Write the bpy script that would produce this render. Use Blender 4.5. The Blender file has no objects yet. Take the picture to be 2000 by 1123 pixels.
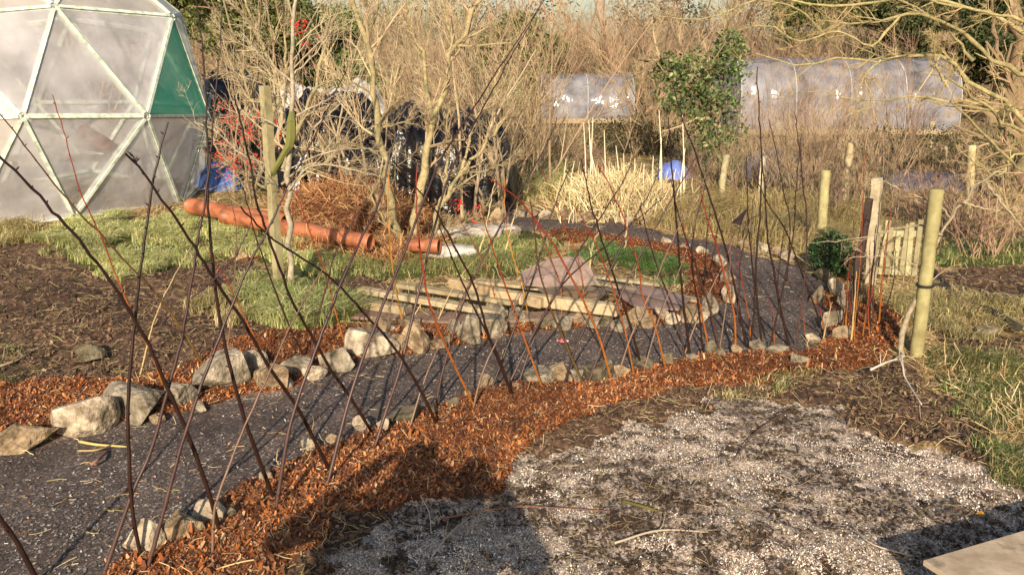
import bpy, math, random
import numpy as np
from mathutils import Vector
rad = math.radians
SC = bpy.context.scene
COL = SC.collection
rng = np.random.default_rng(11)
random.seed(5)

# ---------------------------------------------------------------- camera, sky, sun
CAM_H, PITCH, HFOV = 2.4, 15.0, 62.0
cd = bpy.data.cameras.new("camera"); cam = bpy.data.objects.new("camera", cd); COL.objects.link(cam)
cam.location = (0, 0, CAM_H); cam.rotation_euler = (rad(90 - PITCH), 0, 0)
cd.sensor_width = 36; cd.lens = 18 / math.tan(rad(HFOV / 2)); cd.clip_start = .05; cd.clip_end = 2000
SC.camera = cam
SUN_EL, SUN_AZ = 24.0, 7.0       # shadows run away from the camera, a little to the right
w = bpy.data.worlds.new("World"); SC.world = w; w.use_nodes = True
nt = w.node_tree; bg = nt.nodes["Background"]; sky = nt.nodes.new("ShaderNodeTexSky")
sky.sky_type = 'NISHITA'; sky.sun_disc = False; sky.sun_elevation = rad(SUN_EL); sky.sun_rotation = rad(180 + SUN_AZ)
sky.air_density = 1.2; sky.dust_density = 2.0
nt.links.new(sky.outputs[0], bg.inputs[0]); bg.inputs[1].default_value = .088
sl = bpy.data.lights.new("sun", 'SUN'); sl.energy = 4.9; sl.angle = rad(.6); sl.color = (1, .84, .64)
sun = bpy.data.objects.new("sun", sl); COL.objects.link(sun)
sd = Vector((math.sin(rad(SUN_AZ)) * math.cos(rad(SUN_EL)), math.cos(rad(SUN_AZ)) * math.cos(rad(SUN_EL)), -math.sin(rad(SUN_EL))))
sun.rotation_euler = sd.to_track_quat('-Z', 'Y').to_euler()
sun.location = (-6, -30, 20)
SC.view_settings.view_transform = 'Standard'; SC.view_settings.look = 'None'
SC.view_settings.exposure = .68; SC.view_settings.gamma = 1
SC.render.engine = 'CYCLES'
SC.cycles.max_bounces = 6; SC.cycles.transparent_max_bounces = 12; SC.cycles.diffuse_bounces = 3
SC.cycles.use_denoising = True

# ---------------------------------------------------------------- helpers
F_ = 1000 / math.tan(rad(HFOV / 2)); CP, SP = math.cos(rad(PITCH)), math.sin(rad(PITCH))
def ray(px, py):
    a = (px - 1000) / F_; b = -(py - 561.5) / F_
    return np.array([a, CP + b * SP, -SP + b * CP])      # depth along optical axis = 1
def sst(a, b, x):
    t = np.clip((x - a) / (b - a), 0, 1); return t * t * (3 - 2 * t)
def H0(x, y):                                            # broad lie of the land
    x = np.asarray(x, float); y = np.asarray(y, float)
    left = sst(-1.2, -3.2, x)
    h = .10 * sst(6.3, 7.2, y + .35 * x + 1.0) * left + .14 * sst(9.3, 11.6, y) * left
    h = h + .10 * sst(1.5, 4, x) * sst(5.5, 7.5, y) * sst(11, 9, y)
    return h
def P(px, py, dz=0.0):                                   # where a sight line meets the ground (or a level dz above it)
    d = ray(px, py); t = 0
    z = dz
    for _ in range(12):
        t = (z - CAM_H) / d[2]
        z = dz + float(H0(d[0] * t, d[1] * t))
    return np.array([d[0] * t, d[1] * t, z])
def atdepth(px, py, Y):                                  # the point of a sight line at ground distance Y
    d = ray(px, py); t = Y / d[1]; return np.array([0, 0, CAM_H]) + d * t
def onplane(px, py, foot, tan):                          # the point of a sight line on the vertical plane through foot along tan
    d = ray(px, py); n = np.array([tan[1], -tan[0], 0.])
    t = n.dot(foot - np.array([0, 0, CAM_H])) / n.dot(d); return np.array([0, 0, CAM_H]) + d * t
def lin(c):
    c = np.asarray(c, float) / 255; return np.where(c <= .04045, c / 12.92, ((c + .055) / 1.055) ** 2.4)
def vnoise(p, s=1.0, seed=0):                            # smooth value noise, numpy, any dim 2/3
    p = np.asarray(p, float) * s + seed * 17.31
    i = np.floor(p).astype(np.int64); f = p - i; f = f * f * (3 - 2 * f)
    D = p.shape[-1]; out = 0
    for c in range(2 ** D):
        b = [(c >> k) & 1 for k in range(D)]
        h = np.zeros(p.shape[:-1], np.int64) + seed * 7919 + 12345; wgt = 1.0
        for k in range(D):
            h = h * 374761393 + (i[..., k] + b[k]) * 668265263; h = (h ^ (h >> 13)) * 1274126177 & 0x7fffffff
            wgt = wgt * (f[..., k] if b[k] else 1 - f[..., k])
        out = out + wgt * ((h % 65536) / 65535.0)
    return out * 2 - 1
def fbm(p, s=1.0, seed=0, o=4):
    r, a = 0, 1
    for k in range(o): r = r + a * vnoise(p, s * 2 ** k, seed + k); a *= .5
    return r
def inpoly(x, y, poly):
    poly = np.asarray(poly); n = len(poly); c = np.zeros(np.shape(x), bool); j = n - 1
    for i in range(n):
        xi, yi = poly[i]; xj, yj = poly[j]
        if yi != yj:
            c ^= ((yi > y) != (yj > y)) & (x < (xj - xi) * (y - yi) / (yj - yi) + xi)
        j = i
    return c

def tag(o, label=None, cat=None, group=None, kind=None):
    if label: o['label'] = label
    if cat: o['category'] = cat
    if group: o['group'] = group
    if kind: o['kind'] = kind
    return o
def empty(name, loc, label, cat, group=None, rz=0):
    o = bpy.data.objects.new(name, None); COL.objects.link(o); o.location = [float(v) for v in loc]; o.rotation_euler.z = rz
    o.empty_display_size = .1
    return tag(o, label, cat, group)
def mk(name, V, Fs, mat, parent=None, smooth=False, col=None, world=True):
    """one mesh object; V in world coordinates; with a parent the verts move into its frame"""
    V = np.asarray(V, float).reshape(-1, 3)
    if not isinstance(Fs, (list, tuple)): Fs = [Fs]
    Fs = [np.asarray(f, np.int64) for f in Fs if len(f)]
    me = bpy.data.meshes.new(name)
    org = np.zeros(3)
    if parent is not None and world: org = np.array(parent.location)
    if parent is None and world and len(V):
        org = np.array([V[:, 0].mean(), V[:, 1].mean(), V[:, 2].min()])
    me.vertices.add(len(V)); me.vertices.foreach_set('co', (V - org).ravel())
    li = np.concatenate([f.ravel() for f in Fs]); ln = np.concatenate([np.full(len(f), f.shape[1]) for f in Fs])
    me.loops.add(len(li)); me.loops.foreach_set('vertex_index', li)
    me.polygons.add(len(ln)); st = np.concatenate([[0], np.cumsum(ln)[:-1]])
    me.polygons.foreach_set('loop_start', st); me.polygons.foreach_set('loop_total', ln)
    me.polygons.foreach_set('use_smooth', np.full(len(ln), bool(smooth)))
    if col is not None:
        ca = me.color_attributes.new('tint', 'FLOAT_COLOR', 'POINT')
        c = np.ones((len(V), 4)); c[:, :3] = col; ca.data.foreach_set('color', c.ravel())
    me.update(calc_edges=True); me.validate()
    if mat: me.materials.append(mat)
    o = bpy.data.objects.new(name, me); COL.objects.link(o)
    if parent is not None: o.parent = parent
    elif world: o.location = [float(v) for v in org]
    return o

class MB:
    """collects shapes, builds ONE mesh"""
    def __init__(s): s.V = []; s.Q = []; s.T = []; s.C = []; s.n = 0
    def add(s, V, Q=None, T=None, col=None):
        V = np.asarray(V, float).reshape(-1, 3)
        if Q is not None and len(Q): s.Q.append(np.asarray(Q) + s.n)
        if T is not None and len(T): s.T.append(np.asarray(T) + s.n)
        s.V.append(V); s.n += len(V)
        c = np.ones((len(V), 3)); 
        if col is not None: c[:] = col
        s.C.append(c)
    def build(s, name, mat, parent=None, smooth=False):
        fs = []
        if s.Q: fs.append(np.concatenate(s.Q))
        if s.T: fs.append(np.concatenate(s.T))
        return mk(name, np.concatenate(s.V), fs, mat, parent, smooth, np.concatenate(s.C))
    def box(s, c, sx, sy, sz, ax=(1, 0, 0), up=(0, 0, 1), col=None, bev=.12):
        """bevelled beam centred on c; ax = its x direction"""
        ax = np.array(ax, float); ax /= np.linalg.norm(ax); up = np.array(up, float)
        ay = np.cross(up, ax); ay /= np.linalg.norm(ay); az = np.cross(ax, ay)
        b = min(sx, sy, sz) * bev; hx, hy, hz = sx / 2, sy / 2, sz / 2
        V = []
        prof = [(-hy + b, -hz), (hy - b, -hz), (hy, -hz + b), (hy, hz - b), (hy - b, hz), (-hy + b, hz), (-hy, hz - b), (-hy, -hz + b)]
        for X, sh in ((-hx, b), (-hx + b, 0), (hx - b, 0), (hx, b)):
            for (Y, Z) in prof:
                V.append((X, Y * (1 - sh / hy), Z * (1 - sh / hz)))
        V = np.array(V); V = np.array(c) + V[:, :1] * ax + V[:, 1:2] * ay + V[:, 2:] * az
        Q = [[r * 8 + k, r * 8 + (k + 1) % 8, r * 8 + 8 + (k + 1) % 8, r * 8 + 8 + k] for r in range(3) for k in range(8)]
        Q += [[0, 3, 2, 1], [0, 7, 4, 3], [7, 6, 5, 4], [24, 25, 26, 27], [24, 27, 28, 31], [28, 29, 30, 31]]
        s.add(V, Q, None, col)
    def beam(s, a, b, wd, th, up=(0, 0, 1), col=None, bev=.12):
        a = np.array(a, float); b = np.array(b, float); s.box((a + b) / 2, np.linalg.norm(b - a), wd, th, b - a, up, col, bev)
    def tube(s, pts, r, sides=8, col=None, cap=True):
        pts = np.asarray(pts, float); K = len(pts); r = np.broadcast_to(r, (K,))
        V, Q = tubes(pts[None], np.array(r, float)[None], sides)
        T = []
        if cap:
            V = np.concatenate([V, pts[:1], pts[-1:]]); n = K * sides
            for k in range(sides):
                T.append([n, (k + 1) % sides, k]); T.append([n + 1, n - sides + k, n - sides + (k + 1) % sides])
        s.add(V, Q, T, col)

def tubes(Pth, R, sides=3):
    """Pth (N,K,3), R (N,K) -> verts, quads"""
    N, K, _ = Pth.shape
    d = np.gradient(Pth, axis=1); d /= np.linalg.norm(d, axis=2, keepdims=True) + 1e-9
    ref = np.where(np.abs((Pth[:, -1] - Pth[:, 0])[:, 2:3]) > .8 * np.linalg.norm(Pth[:, -1] - Pth[:, 0], axis=1, keepdims=True), np.array([[1., .1, 0]]), np.array([[0, .1, 1.]]))[:, None, :]
    u = np.cross(d, np.broadcast_to(ref, d.shape)); u /= np.linalg.norm(u, axis=2, keepdims=True) + 1e-9
    v = np.cross(d, u)
    a = np.arange(sides) * 2 * np.pi / sides
    V = Pth[:, :, None, :] + R[:, :, None, None] * (u[:, :, None, :] * np.cos(a)[None, None, :, None] + v[:, :, None, :] * np.sin(a)[None, None, :, None])
    idx = np.arange(N * K * sides).reshape(N, K, sides)
    A = idx[:, :-1]; B = idx[:, 1:]
    Q = np.stack([A, np.roll(A, -1, 2), np.roll(B, -1, 2), B], -1).reshape(-1, 4)
    return V.reshape(-1, 3), Q
def spline(pts, n):
    pts = np.asarray(pts, float); K = len(pts)
    if K == 2: return pts[0] + (pts[1] - pts[0]) * np.linspace(0, 1, n)[:, None]
    q = np.concatenate([[2 * pts[0] - pts[1]], pts, [2 * pts[-1] - pts[-2]]])
    seg = np.linalg.norm(np.diff(pts, axis=0), axis=1); cum = np.concatenate([[0], np.cumsum(seg)])
    out = []
    for t in np.linspace(0, cum[-1], n):
        i = min(np.searchsorted(cum, t, side='right') - 1, K - 2); u = (t - cum[i]) / (seg[i] + 1e-9)
        a, b, c, d = q[i], q[i + 1], q[i + 2], q[i + 3]
        out.append(.5 * ((2 * b) + (-a + c) * u + (2 * a - 5 * b + 4 * c - d) * u * u + (-a + 3 * b - 3 * c + d) * u ** 3))
    return np.array(out)

# ---- branching
def unit(v): return v / (np.linalg.norm(v, axis=-1, keepdims=True) + 1e-9)
def grow(r, start, dirs, ln, K, wig=.2, up=.1):
    N = len(start); P_ = np.zeros((N, K, 3)); P_[:, 0] = start; d = unit(dirs); st = (ln / (K - 1))[:, None]
    for k in range(1, K):
        d = unit(d + r.normal(size=(N, 3)) * wig + np.array([0, 0, up])); P_[:, k] = P_[:, k - 1] + d * st
    return P_
def kids(r, Pp, Rp, n, t0, t1, ang, lenf, K, wig, up, rf=.55, rmin=.0012, lmin=.05):
    """n children on each parent path"""
    N, Kp, _ = Pp.shape
    L = np.linalg.norm(np.diff(Pp, axis=1), axis=2).sum(1)
    pi = np.repeat(np.arange(N), n); t = r.uniform(t0, t1, len(pi)) * (Kp - 1); i = np.minimum(t.astype(int), Kp - 2); f = (t - i)[:, None]
    s = Pp[pi, i] * (1 - f) + Pp[pi, i + 1] * f; tg = unit(Pp[pi, i + 1] - Pp[pi, i])
    rr = Rp[pi, i] * (1 - f[:, 0]) + Rp[pi, i + 1] * f[:, 0]
    q = unit(np.cross(tg, r.normal(size=tg.shape)))
    a = ang * r.uniform(.6, 1.3, len(pi))[:, None]
    d = tg * np.cos(a) + q * np.sin(a)
    ln = np.maximum(L[pi] * lenf * r.uniform(.5, 1.2, len(pi)) * (1 - .45 * t / (Kp - 1)), lmin)
    C = grow(r, s, d, ln, K, wig, up)
    r0 = np.maximum(rr * rf, rmin)
    R = r0[:, None] * np.linspace(1, .45, K)[None]
    return C, R
def addb(mb, Pth, R, sides, base, var=.25, r=rng, hue=.06):
    V, Q = tubes(Pth, R, sides); N, K = R.shape
    c = np.array(base)[None] * (1 + r.uniform(-var, var, (N, 1))) * (1 + r.uniform(-hue, hue, (N, 3)))
    mb.add(V, Q, None, np.repeat(c, K * sides, 0))

# ---------------------------------------------------------------- materials
def nodes(m):
    m.use_nodes = True; nt = m.node_tree; return nt, nt.nodes, nt.links
def material(name, color=(1, 1, 1), rough=.8, tint=False, noise=None, bump=None, spec=.3, coat=0, trans=0, sss=0, metal=0):
    """noise=(scale, detail, dark colour factor list)   bump=(scale, strength, distance)"""
    m = bpy.data.materials.new(name); nt, N, L = nodes(m); b = N["Principled BSDF"]
    b.inputs["Base Color"].default_value = (*color, 1); b.inputs["Roughness"].default_value = rough
    b.inputs["Specular IOR Level"].default_value = spec; b.inputs["Metallic"].default_value = metal
    if coat: b.inputs["Coat Weight"].default_value = coat
    tc = N.new("ShaderNodeTexCoord"); out = None
    if tint:
        at = N.new("ShaderNodeAttribute"); at.attribute_name = 'tint'
        mx = N.new("ShaderNodeMix"); mx.data_type = 'RGBA'; mx.blend_type = 'MULTIPLY'; mx.inputs[0].default_value = 1
        L.new(at.outputs['Color'], mx.inputs[6]); mx.inputs[7].default_value = (*color, 1); out = mx.outputs[2]
    if noise:
        tx = N.new("ShaderNodeTexNoise"); tx.inputs['Scale'].default_value = noise[0]; tx.inputs['Detail'].default_value = noise[1]; tx.inputs['Roughness'].default_value = .65
        L.new(tc.outputs['Object'], tx.inputs['Vector'])
        cr = N.new("ShaderNodeValToRGB"); L.new(tx.outputs[0], cr.inputs[0]); e = cr.color_ramp.elements
        e[0].position = noise[4] if len(noise) > 4 else .35; e[1].position = noise[5] if len(noise) > 5 else .68; e[0].color = (*noise[2], 1); e[1].color = (*noise[3], 1)
        mx = N.new("ShaderNodeMix"); mx.data_type = 'RGBA'; mx.blend_type = 'MULTIPLY'; mx.inputs[0].default_value = 1
        L.new(cr.outputs[0], mx.inputs[6])
        if out is not None: L.new(out, mx.inputs[7])
        else: mx.inputs[7].default_value = (*color, 1)
        out = mx.outputs[2]
    if out is not None: L.new(out, b.inputs["Base Color"])
    if bump:
        tx = N.new("ShaderNodeTexNoise"); tx.inputs['Scale'].default_value = bump[0]; tx.inputs['Detail'].default_value = 5
        L.new(tc.outputs['Object'], tx.inputs['Vector'])
        bp = N.new("ShaderNodeBump"); bp.inputs['Strength'].default_value = bump[1]; bp.inputs['Distance'].default_value = bump[2]
        L.new(tx.outputs[0], bp.inputs['Height']); L.new(bp.outputs[0], b.inputs['Normal'])
    if trans:
        t = N.new("ShaderNodeBsdfTranslucent"); ms = N.new("ShaderNodeMixShader"); ms.inputs[0].default_value = trans
        if out is not None: L.new(out, t.inputs[0])
        else: t.inputs[0].default_value = (*color, 1)
        L.new(b.outputs[0], ms.inputs[1]); L.new(t.outputs[0], ms.inputs[2]); L.new(ms.outputs[0], N["Material Output"].inputs[0])
    return m
def ground_mat(name, cells, lumps, bumpd=.02, mottle=None, rough=.9):
    """ground of small coloured pieces: cells=(scale, [(pos,col)...]) picked per voronoi cell; lumps = (scale, lo, hi) multiply"""
    m = bpy.data.materials.new(name); nt, N, L = nodes(m); b = N["Principled BSDF"]; b.inputs["Roughness"].default_value = rough; b.inputs["Specular IOR Level"].default_value = .2
    tc = N.new("ShaderNodeTexCoord"); wn = N.new("ShaderNodeTexNoise"); wn.inputs['Scale'].default_value = cells[0] * .35; wn.inputs['Detail'].default_value = 3
    L.new(tc.outputs['Object'], wn.inputs['Vector'])
    ad = N.new("ShaderNodeVectorMath"); ad.operation = 'MULTIPLY_ADD'; ad.inputs[1].default_value = (1.6 / cells[0] * 1.5,) * 3
    L.new(wn.outputs['Color'], ad.inputs[0]); L.new(tc.outputs['Object'], ad.inputs[2])
    vo = N.new("ShaderNodeTexVoronoi"); vo.inputs['Scale'].default_value = cells[0]; L.new(ad.outputs[0], vo.inputs['Vector'])
    sp = N.new("ShaderNodeSeparateColor"); L.new(vo.outputs['Color'], sp.inputs[0])
    cr = N.new("ShaderNodeValToRGB"); L.new(sp.outputs[0], cr.inputs[0]); e = cr.color_ramp.elements
    while len(e) > 1: e.remove(e[-1])
    for k, (p, c) in enumerate(cells[1]):
        if k == 0: e[0].position = p; e[0].color = (*c, 1)
        else: q = e.new(p); q.color = (*c, 1)
    cr.color_ramp.interpolation = 'CONSTANT' if len(cells) > 2 else 'LINEAR'
    ln = N.new("ShaderNodeTexNoise"); ln.inputs['Scale'].default_value = lumps[0]; ln.inputs['Detail'].default_value = 8; ln.inputs['Roughness'].default_value = .7
    L.new(tc.outputs['Object'], ln.inputs['Vector'])
    c2 = N.new("ShaderNodeValToRGB"); L.new(ln.outputs[0], c2.inputs[0]); c2.color_ramp.elements[0].position = .36; c2.color_ramp.elements[1].position = .66
    c2.color_ramp.elements[0].color = (*lumps[1], 1); c2.color_ramp.elements[1].color = (*lumps[2], 1)
    mx = N.new("ShaderNodeMix"); mx.data_type = 'RGBA'; mx.blend_type = 'MULTIPLY'; mx.inputs[0].default_value = 1
    L.new(cr.outputs[0], mx.inputs[6]); L.new(c2.outputs[0], mx.inputs[7]); out = mx.outputs[2]
    if mottle:                                            # (scale, colour, lo, hi): patches of another ground showing through
        mn = N.new("ShaderNodeTexNoise"); mn.inputs['Scale'].default_value = mottle[0]; mn.inputs['Detail'].default_value = 9; mn.inputs['Roughness'].default_value = .75
        L.new(tc.outputs['Object'], mn.inputs['Vector'])
        mr = N.new("ShaderNodeMapRange"); mr.inputs[1].default_value = mottle[2]; mr.inputs[2].default_value = mottle[3]; L.new(mn.outputs[0], mr.inputs[0])
        m2 = N.new("ShaderNodeMix"); m2.data_type = 'RGBA'; L.new(mr.outputs[0], m2.inputs[0]); L.new(out, m2.inputs[6]); m2.inputs[7].default_value = (*mottle[1], 1)
        out = m2.outputs[2]
    L.new(out, b.inputs["Base Color"])
    hn = N.new("ShaderNodeMath"); hn.operation = 'ADD'; L.new(sp.outputs[1], hn.inputs[0]); L.new(ln.outputs[0], hn.inputs[1])
    bp = N.new("ShaderNodeBump"); bp.inputs['Strength'].default_value = .8; bp.inputs['Distance'].default_value = bumpd
    L.new(hn.outputs[0], bp.inputs['Height']); L.new(bp.outputs[0], b.inputs['Normal'])
    return m
M = {}
M['soil'] = ground_mat('soil', (38, [(0, (.055, .032, .021)), (.6, (.105, .064, .043)), (1, (.18, .12, .08))]), (2.2, (.5, .5, .5), (1.3, 1.25, 1.2)), .03)
M['litter'] = ground_mat('litter', (45, [(0, (.10, .065, .03)), (.5, (.24, .17, .085)), (1, (.42, .32, .17))]), (1.1, (.55, .5, .42), (1.25, 1.2, 1.1)), .03, mottle=(.5, (.10, .13, .035), .56, .72))
M['path'] = ground_mat('path', (85, [(0, (.072, .060, .055)), (.45, (.108, .092, .084)), (.80, (.16, .138, .125)), (.93, (.28, .245, .22))], 1), (1.3, (.55, .5, .5), (1.35, 1.25, 1.2)), .01, mottle=(1.1, (.095, .068, .055), .50, .66), rough=.85)
M['mulch'] = ground_mat('mulch', (60, [(0, (.08, .026, .010)), (.35, (.18, .055, .016)), (.7, (.30, .10, .028)), (.92, (.42, .17, .06))], 1), (2.5, (.4, .38, .4), (1.2, 1.15, 1.1)), .03, mottle=(2.0, (.05, .028, .018), .56, .70))
M['ash'] = ground_mat('ash', (110, [(0, (.22, .18, .155)), (.35, (.43, .37, .32)), (.7, (.58, .51, .45)), (.92, (.74, .67, .60))], 1), (4, (.5, .45, .42), (1.25, 1.2, 1.12)), .035, mottle=(4.2, (.055, .035, .024), .50, .57))
M['turf'] = ground_mat('turf', (50, [(0, (.03, .035, .01)), (.5, (.07, .085, .02)), (1, (.16, .15, .05))]), (1.5, (.6, .6, .6), (1.2, 1.2, 1.2)), .03)
M['twig'] = material('twig', (1, 1, 1), .8, tint=True)
M['bark'] = material('bark', (1, 1, 1), .85, tint=True, noise=(22, 6, (.55, .55, .5), (1.15, 1.15, 1.1)), bump=(60, .6, .01))
M['rod'] = material('rod', (1, 1, 1), .42, tint=True, noise=(9, 3, (.7, .7, .7), (1.1, 1.1, 1.1)), spec=.35)
M['blade'] = material('blade', (1, 1, 1), .6, tint=True, trans=.25)
M['chip'] = material('chip', (1, 1, 1), .8, tint=True)
M['granule'] = material('granule', (1, 1, 1), .85, tint=True)
M['stone'] = material('stone', (.275, .25, .212), .92, tint=True, noise=(7, 12, (.36, .32, .26), (1.35, 1.3, 1.22), .38, .62), bump=(22, 1.0, .035))
M['timber'] = material('timber', (1, 1, 1), .75, tint=True, noise=(7, 7, (.65, .6, .52), (1.1, 1.1, 1.08)), bump=(30, .35, .005))
M['pipe'] = material('orange_plastic', (.31, .11, .052), .5, noise=(4, 10, (.45, .42, .4), (1.08, 1.05, 1.0), .36, .56), spec=.4)
M['black'] = material('black_plastic', (.008, .0065, .0075), .24, spec=.5, bump=(3.5, .9, .08))
M['white_sheet'] = material('white_sheet', (.62, .60, .56), .35, noise=(5, 6, (.6, .57, .52), (1.05, 1.05, 1.05)), bump=(12, .5, .02))
M['sack'] = material('sack', (.55, .52, .48), .6, noise=(6, 8, (.5, .46, .42), (1.1, 1.1, 1.1)), bump=(18, .5, .02))
M['blue'] = material('blue_sheet', (.05, .12, .36), .4, bump=(8, .4, .03))
M['blue_pale'] = material('pale_blue_sheet', (.13, .19, .50), .35, bump=(8, .4, .03))
M['white_paint'] = material('strut', (.60, .66, .58), .6, noise=(11, 8, (.42, .46, .34), (1.05, 1.05, 1.05), .3, .55), bump=(30, .3, .004))
M['plinth'] = material('plinth', (.46, .56, .52), .7, noise=(5, 7, (.7, .7, .66), (1.05, 1.05, 1.05)))
M['leaf'] = material('leaf', (1, 1, 1), .5, tint=True, trans=.2)
M['berry'] = material('berry', (.62, .025, .015), .3, spec=.5)
M['rubber'] = material('rubber', (.02, .018, .016), .6)
def film_mat(name, color, clear, rough, bump=.35):
    """weathered sheeting: part see-through, part milky, with a sheen"""
    m = bpy.data.materials.new(name); nt, N, L = nodes(m); b = N["Principled BSDF"]
    b.inputs["Base Color"].default_value = (*color, 1); b.inputs["Roughness"].default_value = rough; b.inputs["Specular IOR Level"].default_value = .8
    tr = N.new("ShaderNodeBsdfTransparent"); tr.inputs[0].default_value = (*[.55 + .45 * c for c in color], 1)
    tl = N.new("ShaderNodeBsdfTranslucent"); tl.inputs[0].default_value = (*color, 1)
    m1 = N.new("ShaderNodeMixShader"); m1.inputs[0].default_value = .45; L.new(b.outputs[0], m1.inputs[1]); L.new(tl.outputs[0], m1.inputs[2])
    m2 = N.new("ShaderNodeMixShader"); L.new(m1.outputs[0], m2.inputs[1]); L.new(tr.outputs[0], m2.inputs[2])
    tc = N.new("ShaderNodeTexCoord"); tx = N.new("ShaderNodeTexNoise"); tx.inputs['Scale'].default_value = 1.7; tx.inputs['Detail'].default_value = 7
    L.new(tc.outputs['Object'], tx.inputs['Vector']); mr = N.new("ShaderNodeMapRange"); mr.inputs[1].default_value = .3; mr.inputs[2].default_value = .7
    mr.inputs[3].default_value = clear * .35; mr.inputs[4].default_value = min(1, clear * 1.6); L.new(tx.outputs[0], mr.inputs[0]); L.new(mr.outputs[0], m2.inputs[0])
    bp = N.new("ShaderNodeBump"); bp.inputs['Strength'].default_value = bump; bp.inputs['Distance'].default_value = .06
    t2 = N.new("ShaderNodeTexNoise"); t2.inputs['Scale'].default_value = 4; L.new(tc.outputs['Object'], t2.inputs['Vector']); L.new(t2.outputs[0], bp.inputs['Height']); L.new(bp.outputs[0], b.inputs['Normal'])
    L.new(m2.outputs[0], N["Material Output"].inputs[0]); return m
M['film'] = film_mat('dome_film', (.72, .71, .74), .40, .26)
M['green_film'] = film_mat('green_film', (.06, .60, .42), .25, .3)
M['tunnel_film'] = film_mat('tunnel_film', (.52, .52, .58), .55, .13, .5)
M['film_b'] = film_mat('dome_film_dusty', (.70, .66, .62), .32, .32)
M['film_c'] = film_mat('dome_film_clear', (.74, .73, .76), .52, .22)

def mossy(m, colr, scale=3.0, lo=.52, hi=.66):
    nt, N, L = nodes(m); b = N["Principled BSDF"]; src = b.inputs["Base Color"].links[0].from_socket; tc = N.new("ShaderNodeTexCoord"); n = N.new("ShaderNodeTexNoise"); n.inputs['Scale'].default_value = scale; n.inputs['Detail'].default_value = 9; n.inputs['Roughness'].default_value = .7
    L.new(tc.outputs['Object'], n.inputs['Vector']); mr = N.new("ShaderNodeMapRange"); mr.inputs[1].default_value = lo; mr.inputs[2].default_value = hi; L.new(n.outputs[0], mr.inputs[0])
    mx = N.new("ShaderNodeMix"); mx.data_type = 'RGBA'; L.new(mr.outputs[0], mx.inputs[0]); L.new(src, mx.inputs[6]); mx.inputs[7].default_value = (*colr, 1); L.new(mx.outputs[2], b.inputs["Base Color"])
mossy(M['stone'], (.085, .075, .045), 4.5); mossy(M['timber'], (.10, .09, .06), 4, .56, .72); mossy(M['bark'], (.13, .13, .06), 5, .52, .66); mossy(M['pipe'], (.12, .075, .05), 3.5, .56, .7); mossy(M['rod'], (.02, .014, .012), 14, .6, .7)
# ---------------------------------------------------------------- the ground and its zones
def PX(pts): return np.array([P(x, y)[:2] for x, y in pts])
Z_path = [PX([(-700, 1000), (-300, 950), (0, 885), (90, 862), (200, 830), (310, 812), (380, 795), (480, 768), (560, 762), (620, 725), (700, 702), (790, 692), (860, 676),
              (950, 662), (1030, 648), (1130, 640), (1230, 637), (1330, 622), (1400, 606), (1432, 585), (1428, 540), (1395, 505), (1330, 483), (1240, 468), (1120, 448),
              (1010, 452), (975, 442), (960, 405), (1040, 412), (1060, 424), (1160, 432), (1250, 440), (1330, 462), (1430, 480), (1500, 505), (1600, 530), (1625, 550), (1612, 600),
              (1625, 655), (1560, 680), (1450, 690), (1350, 703), (1240, 725), (1150, 748), (1060, 752), (985, 758), (900, 782), (820, 808), (700, 850), (590, 885), (520, 925),
              (430, 985), (330, 1050), (230, 1105), (150, 1180), (-700, 1500)])]
Z_mulch = [PX([(150, 1180), (230, 1105), (330, 1050), (430, 985), (520, 925), (590, 885), (700, 850), (820, 808), (900, 782), (985, 758), (1060, 752), (1150, 748), (1240, 725),
               (1350, 703), (1450, 690), (1560, 680), (1625, 655), (1612, 600), (1620, 555), (1660, 540), (1720, 570), (1765, 620), (1770, 665), (1700, 705), (1590, 735), (1460, 748),
               (1330, 768), (1200, 790), (1090, 822), (1035, 855), (1010, 900), (985, 960), (860, 1000), (650, 1010), (640, 1080), (560, 1130), (380, 1180)]),
           PX([(-400, 930), (-200, 860), (0, 760), (100, 735), (250, 742), (370, 705), (470, 668), (560, 648), (640, 642), (760, 640), (800, 632), (900, 630), (1000, 622), (1100, 605), (1200, 592), (1330, 590),
               (1400, 585), (1430, 590), (1400, 612), (1330, 628), (1230, 642), (1130, 645), (1030, 655), (950, 668), (860, 682), (790, 697), (700, 708), (620, 730), (560, 768),
               (480, 775), (380, 800), (310, 818), (200, 835), (90, 868), (0, 890), (-300, 960)]),
           PX([(1080, 448), (1130, 450), (1240, 468), (1330, 483), (1395, 505), (1428, 540), (1425, 590), (1330, 592), (1325, 560), (1335, 530), (1290, 502), (1200, 482), (1140, 478), (1080, 468)]),
           PX([(440, 498), (480, 485), (500, 500), (460, 515)])]
Z_ash = [PX([(985, 965), (1010, 900), (1045, 868), (1120, 848), (1210, 822), (1350, 800), (1480, 775), (1580, 800), (1700, 850), (1830, 880), (1930, 935), (2060, 960), (2300, 1100), (2300, 1400), (600, 1400), (640, 1090), (760, 1010), (880, 1000)])]
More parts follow.
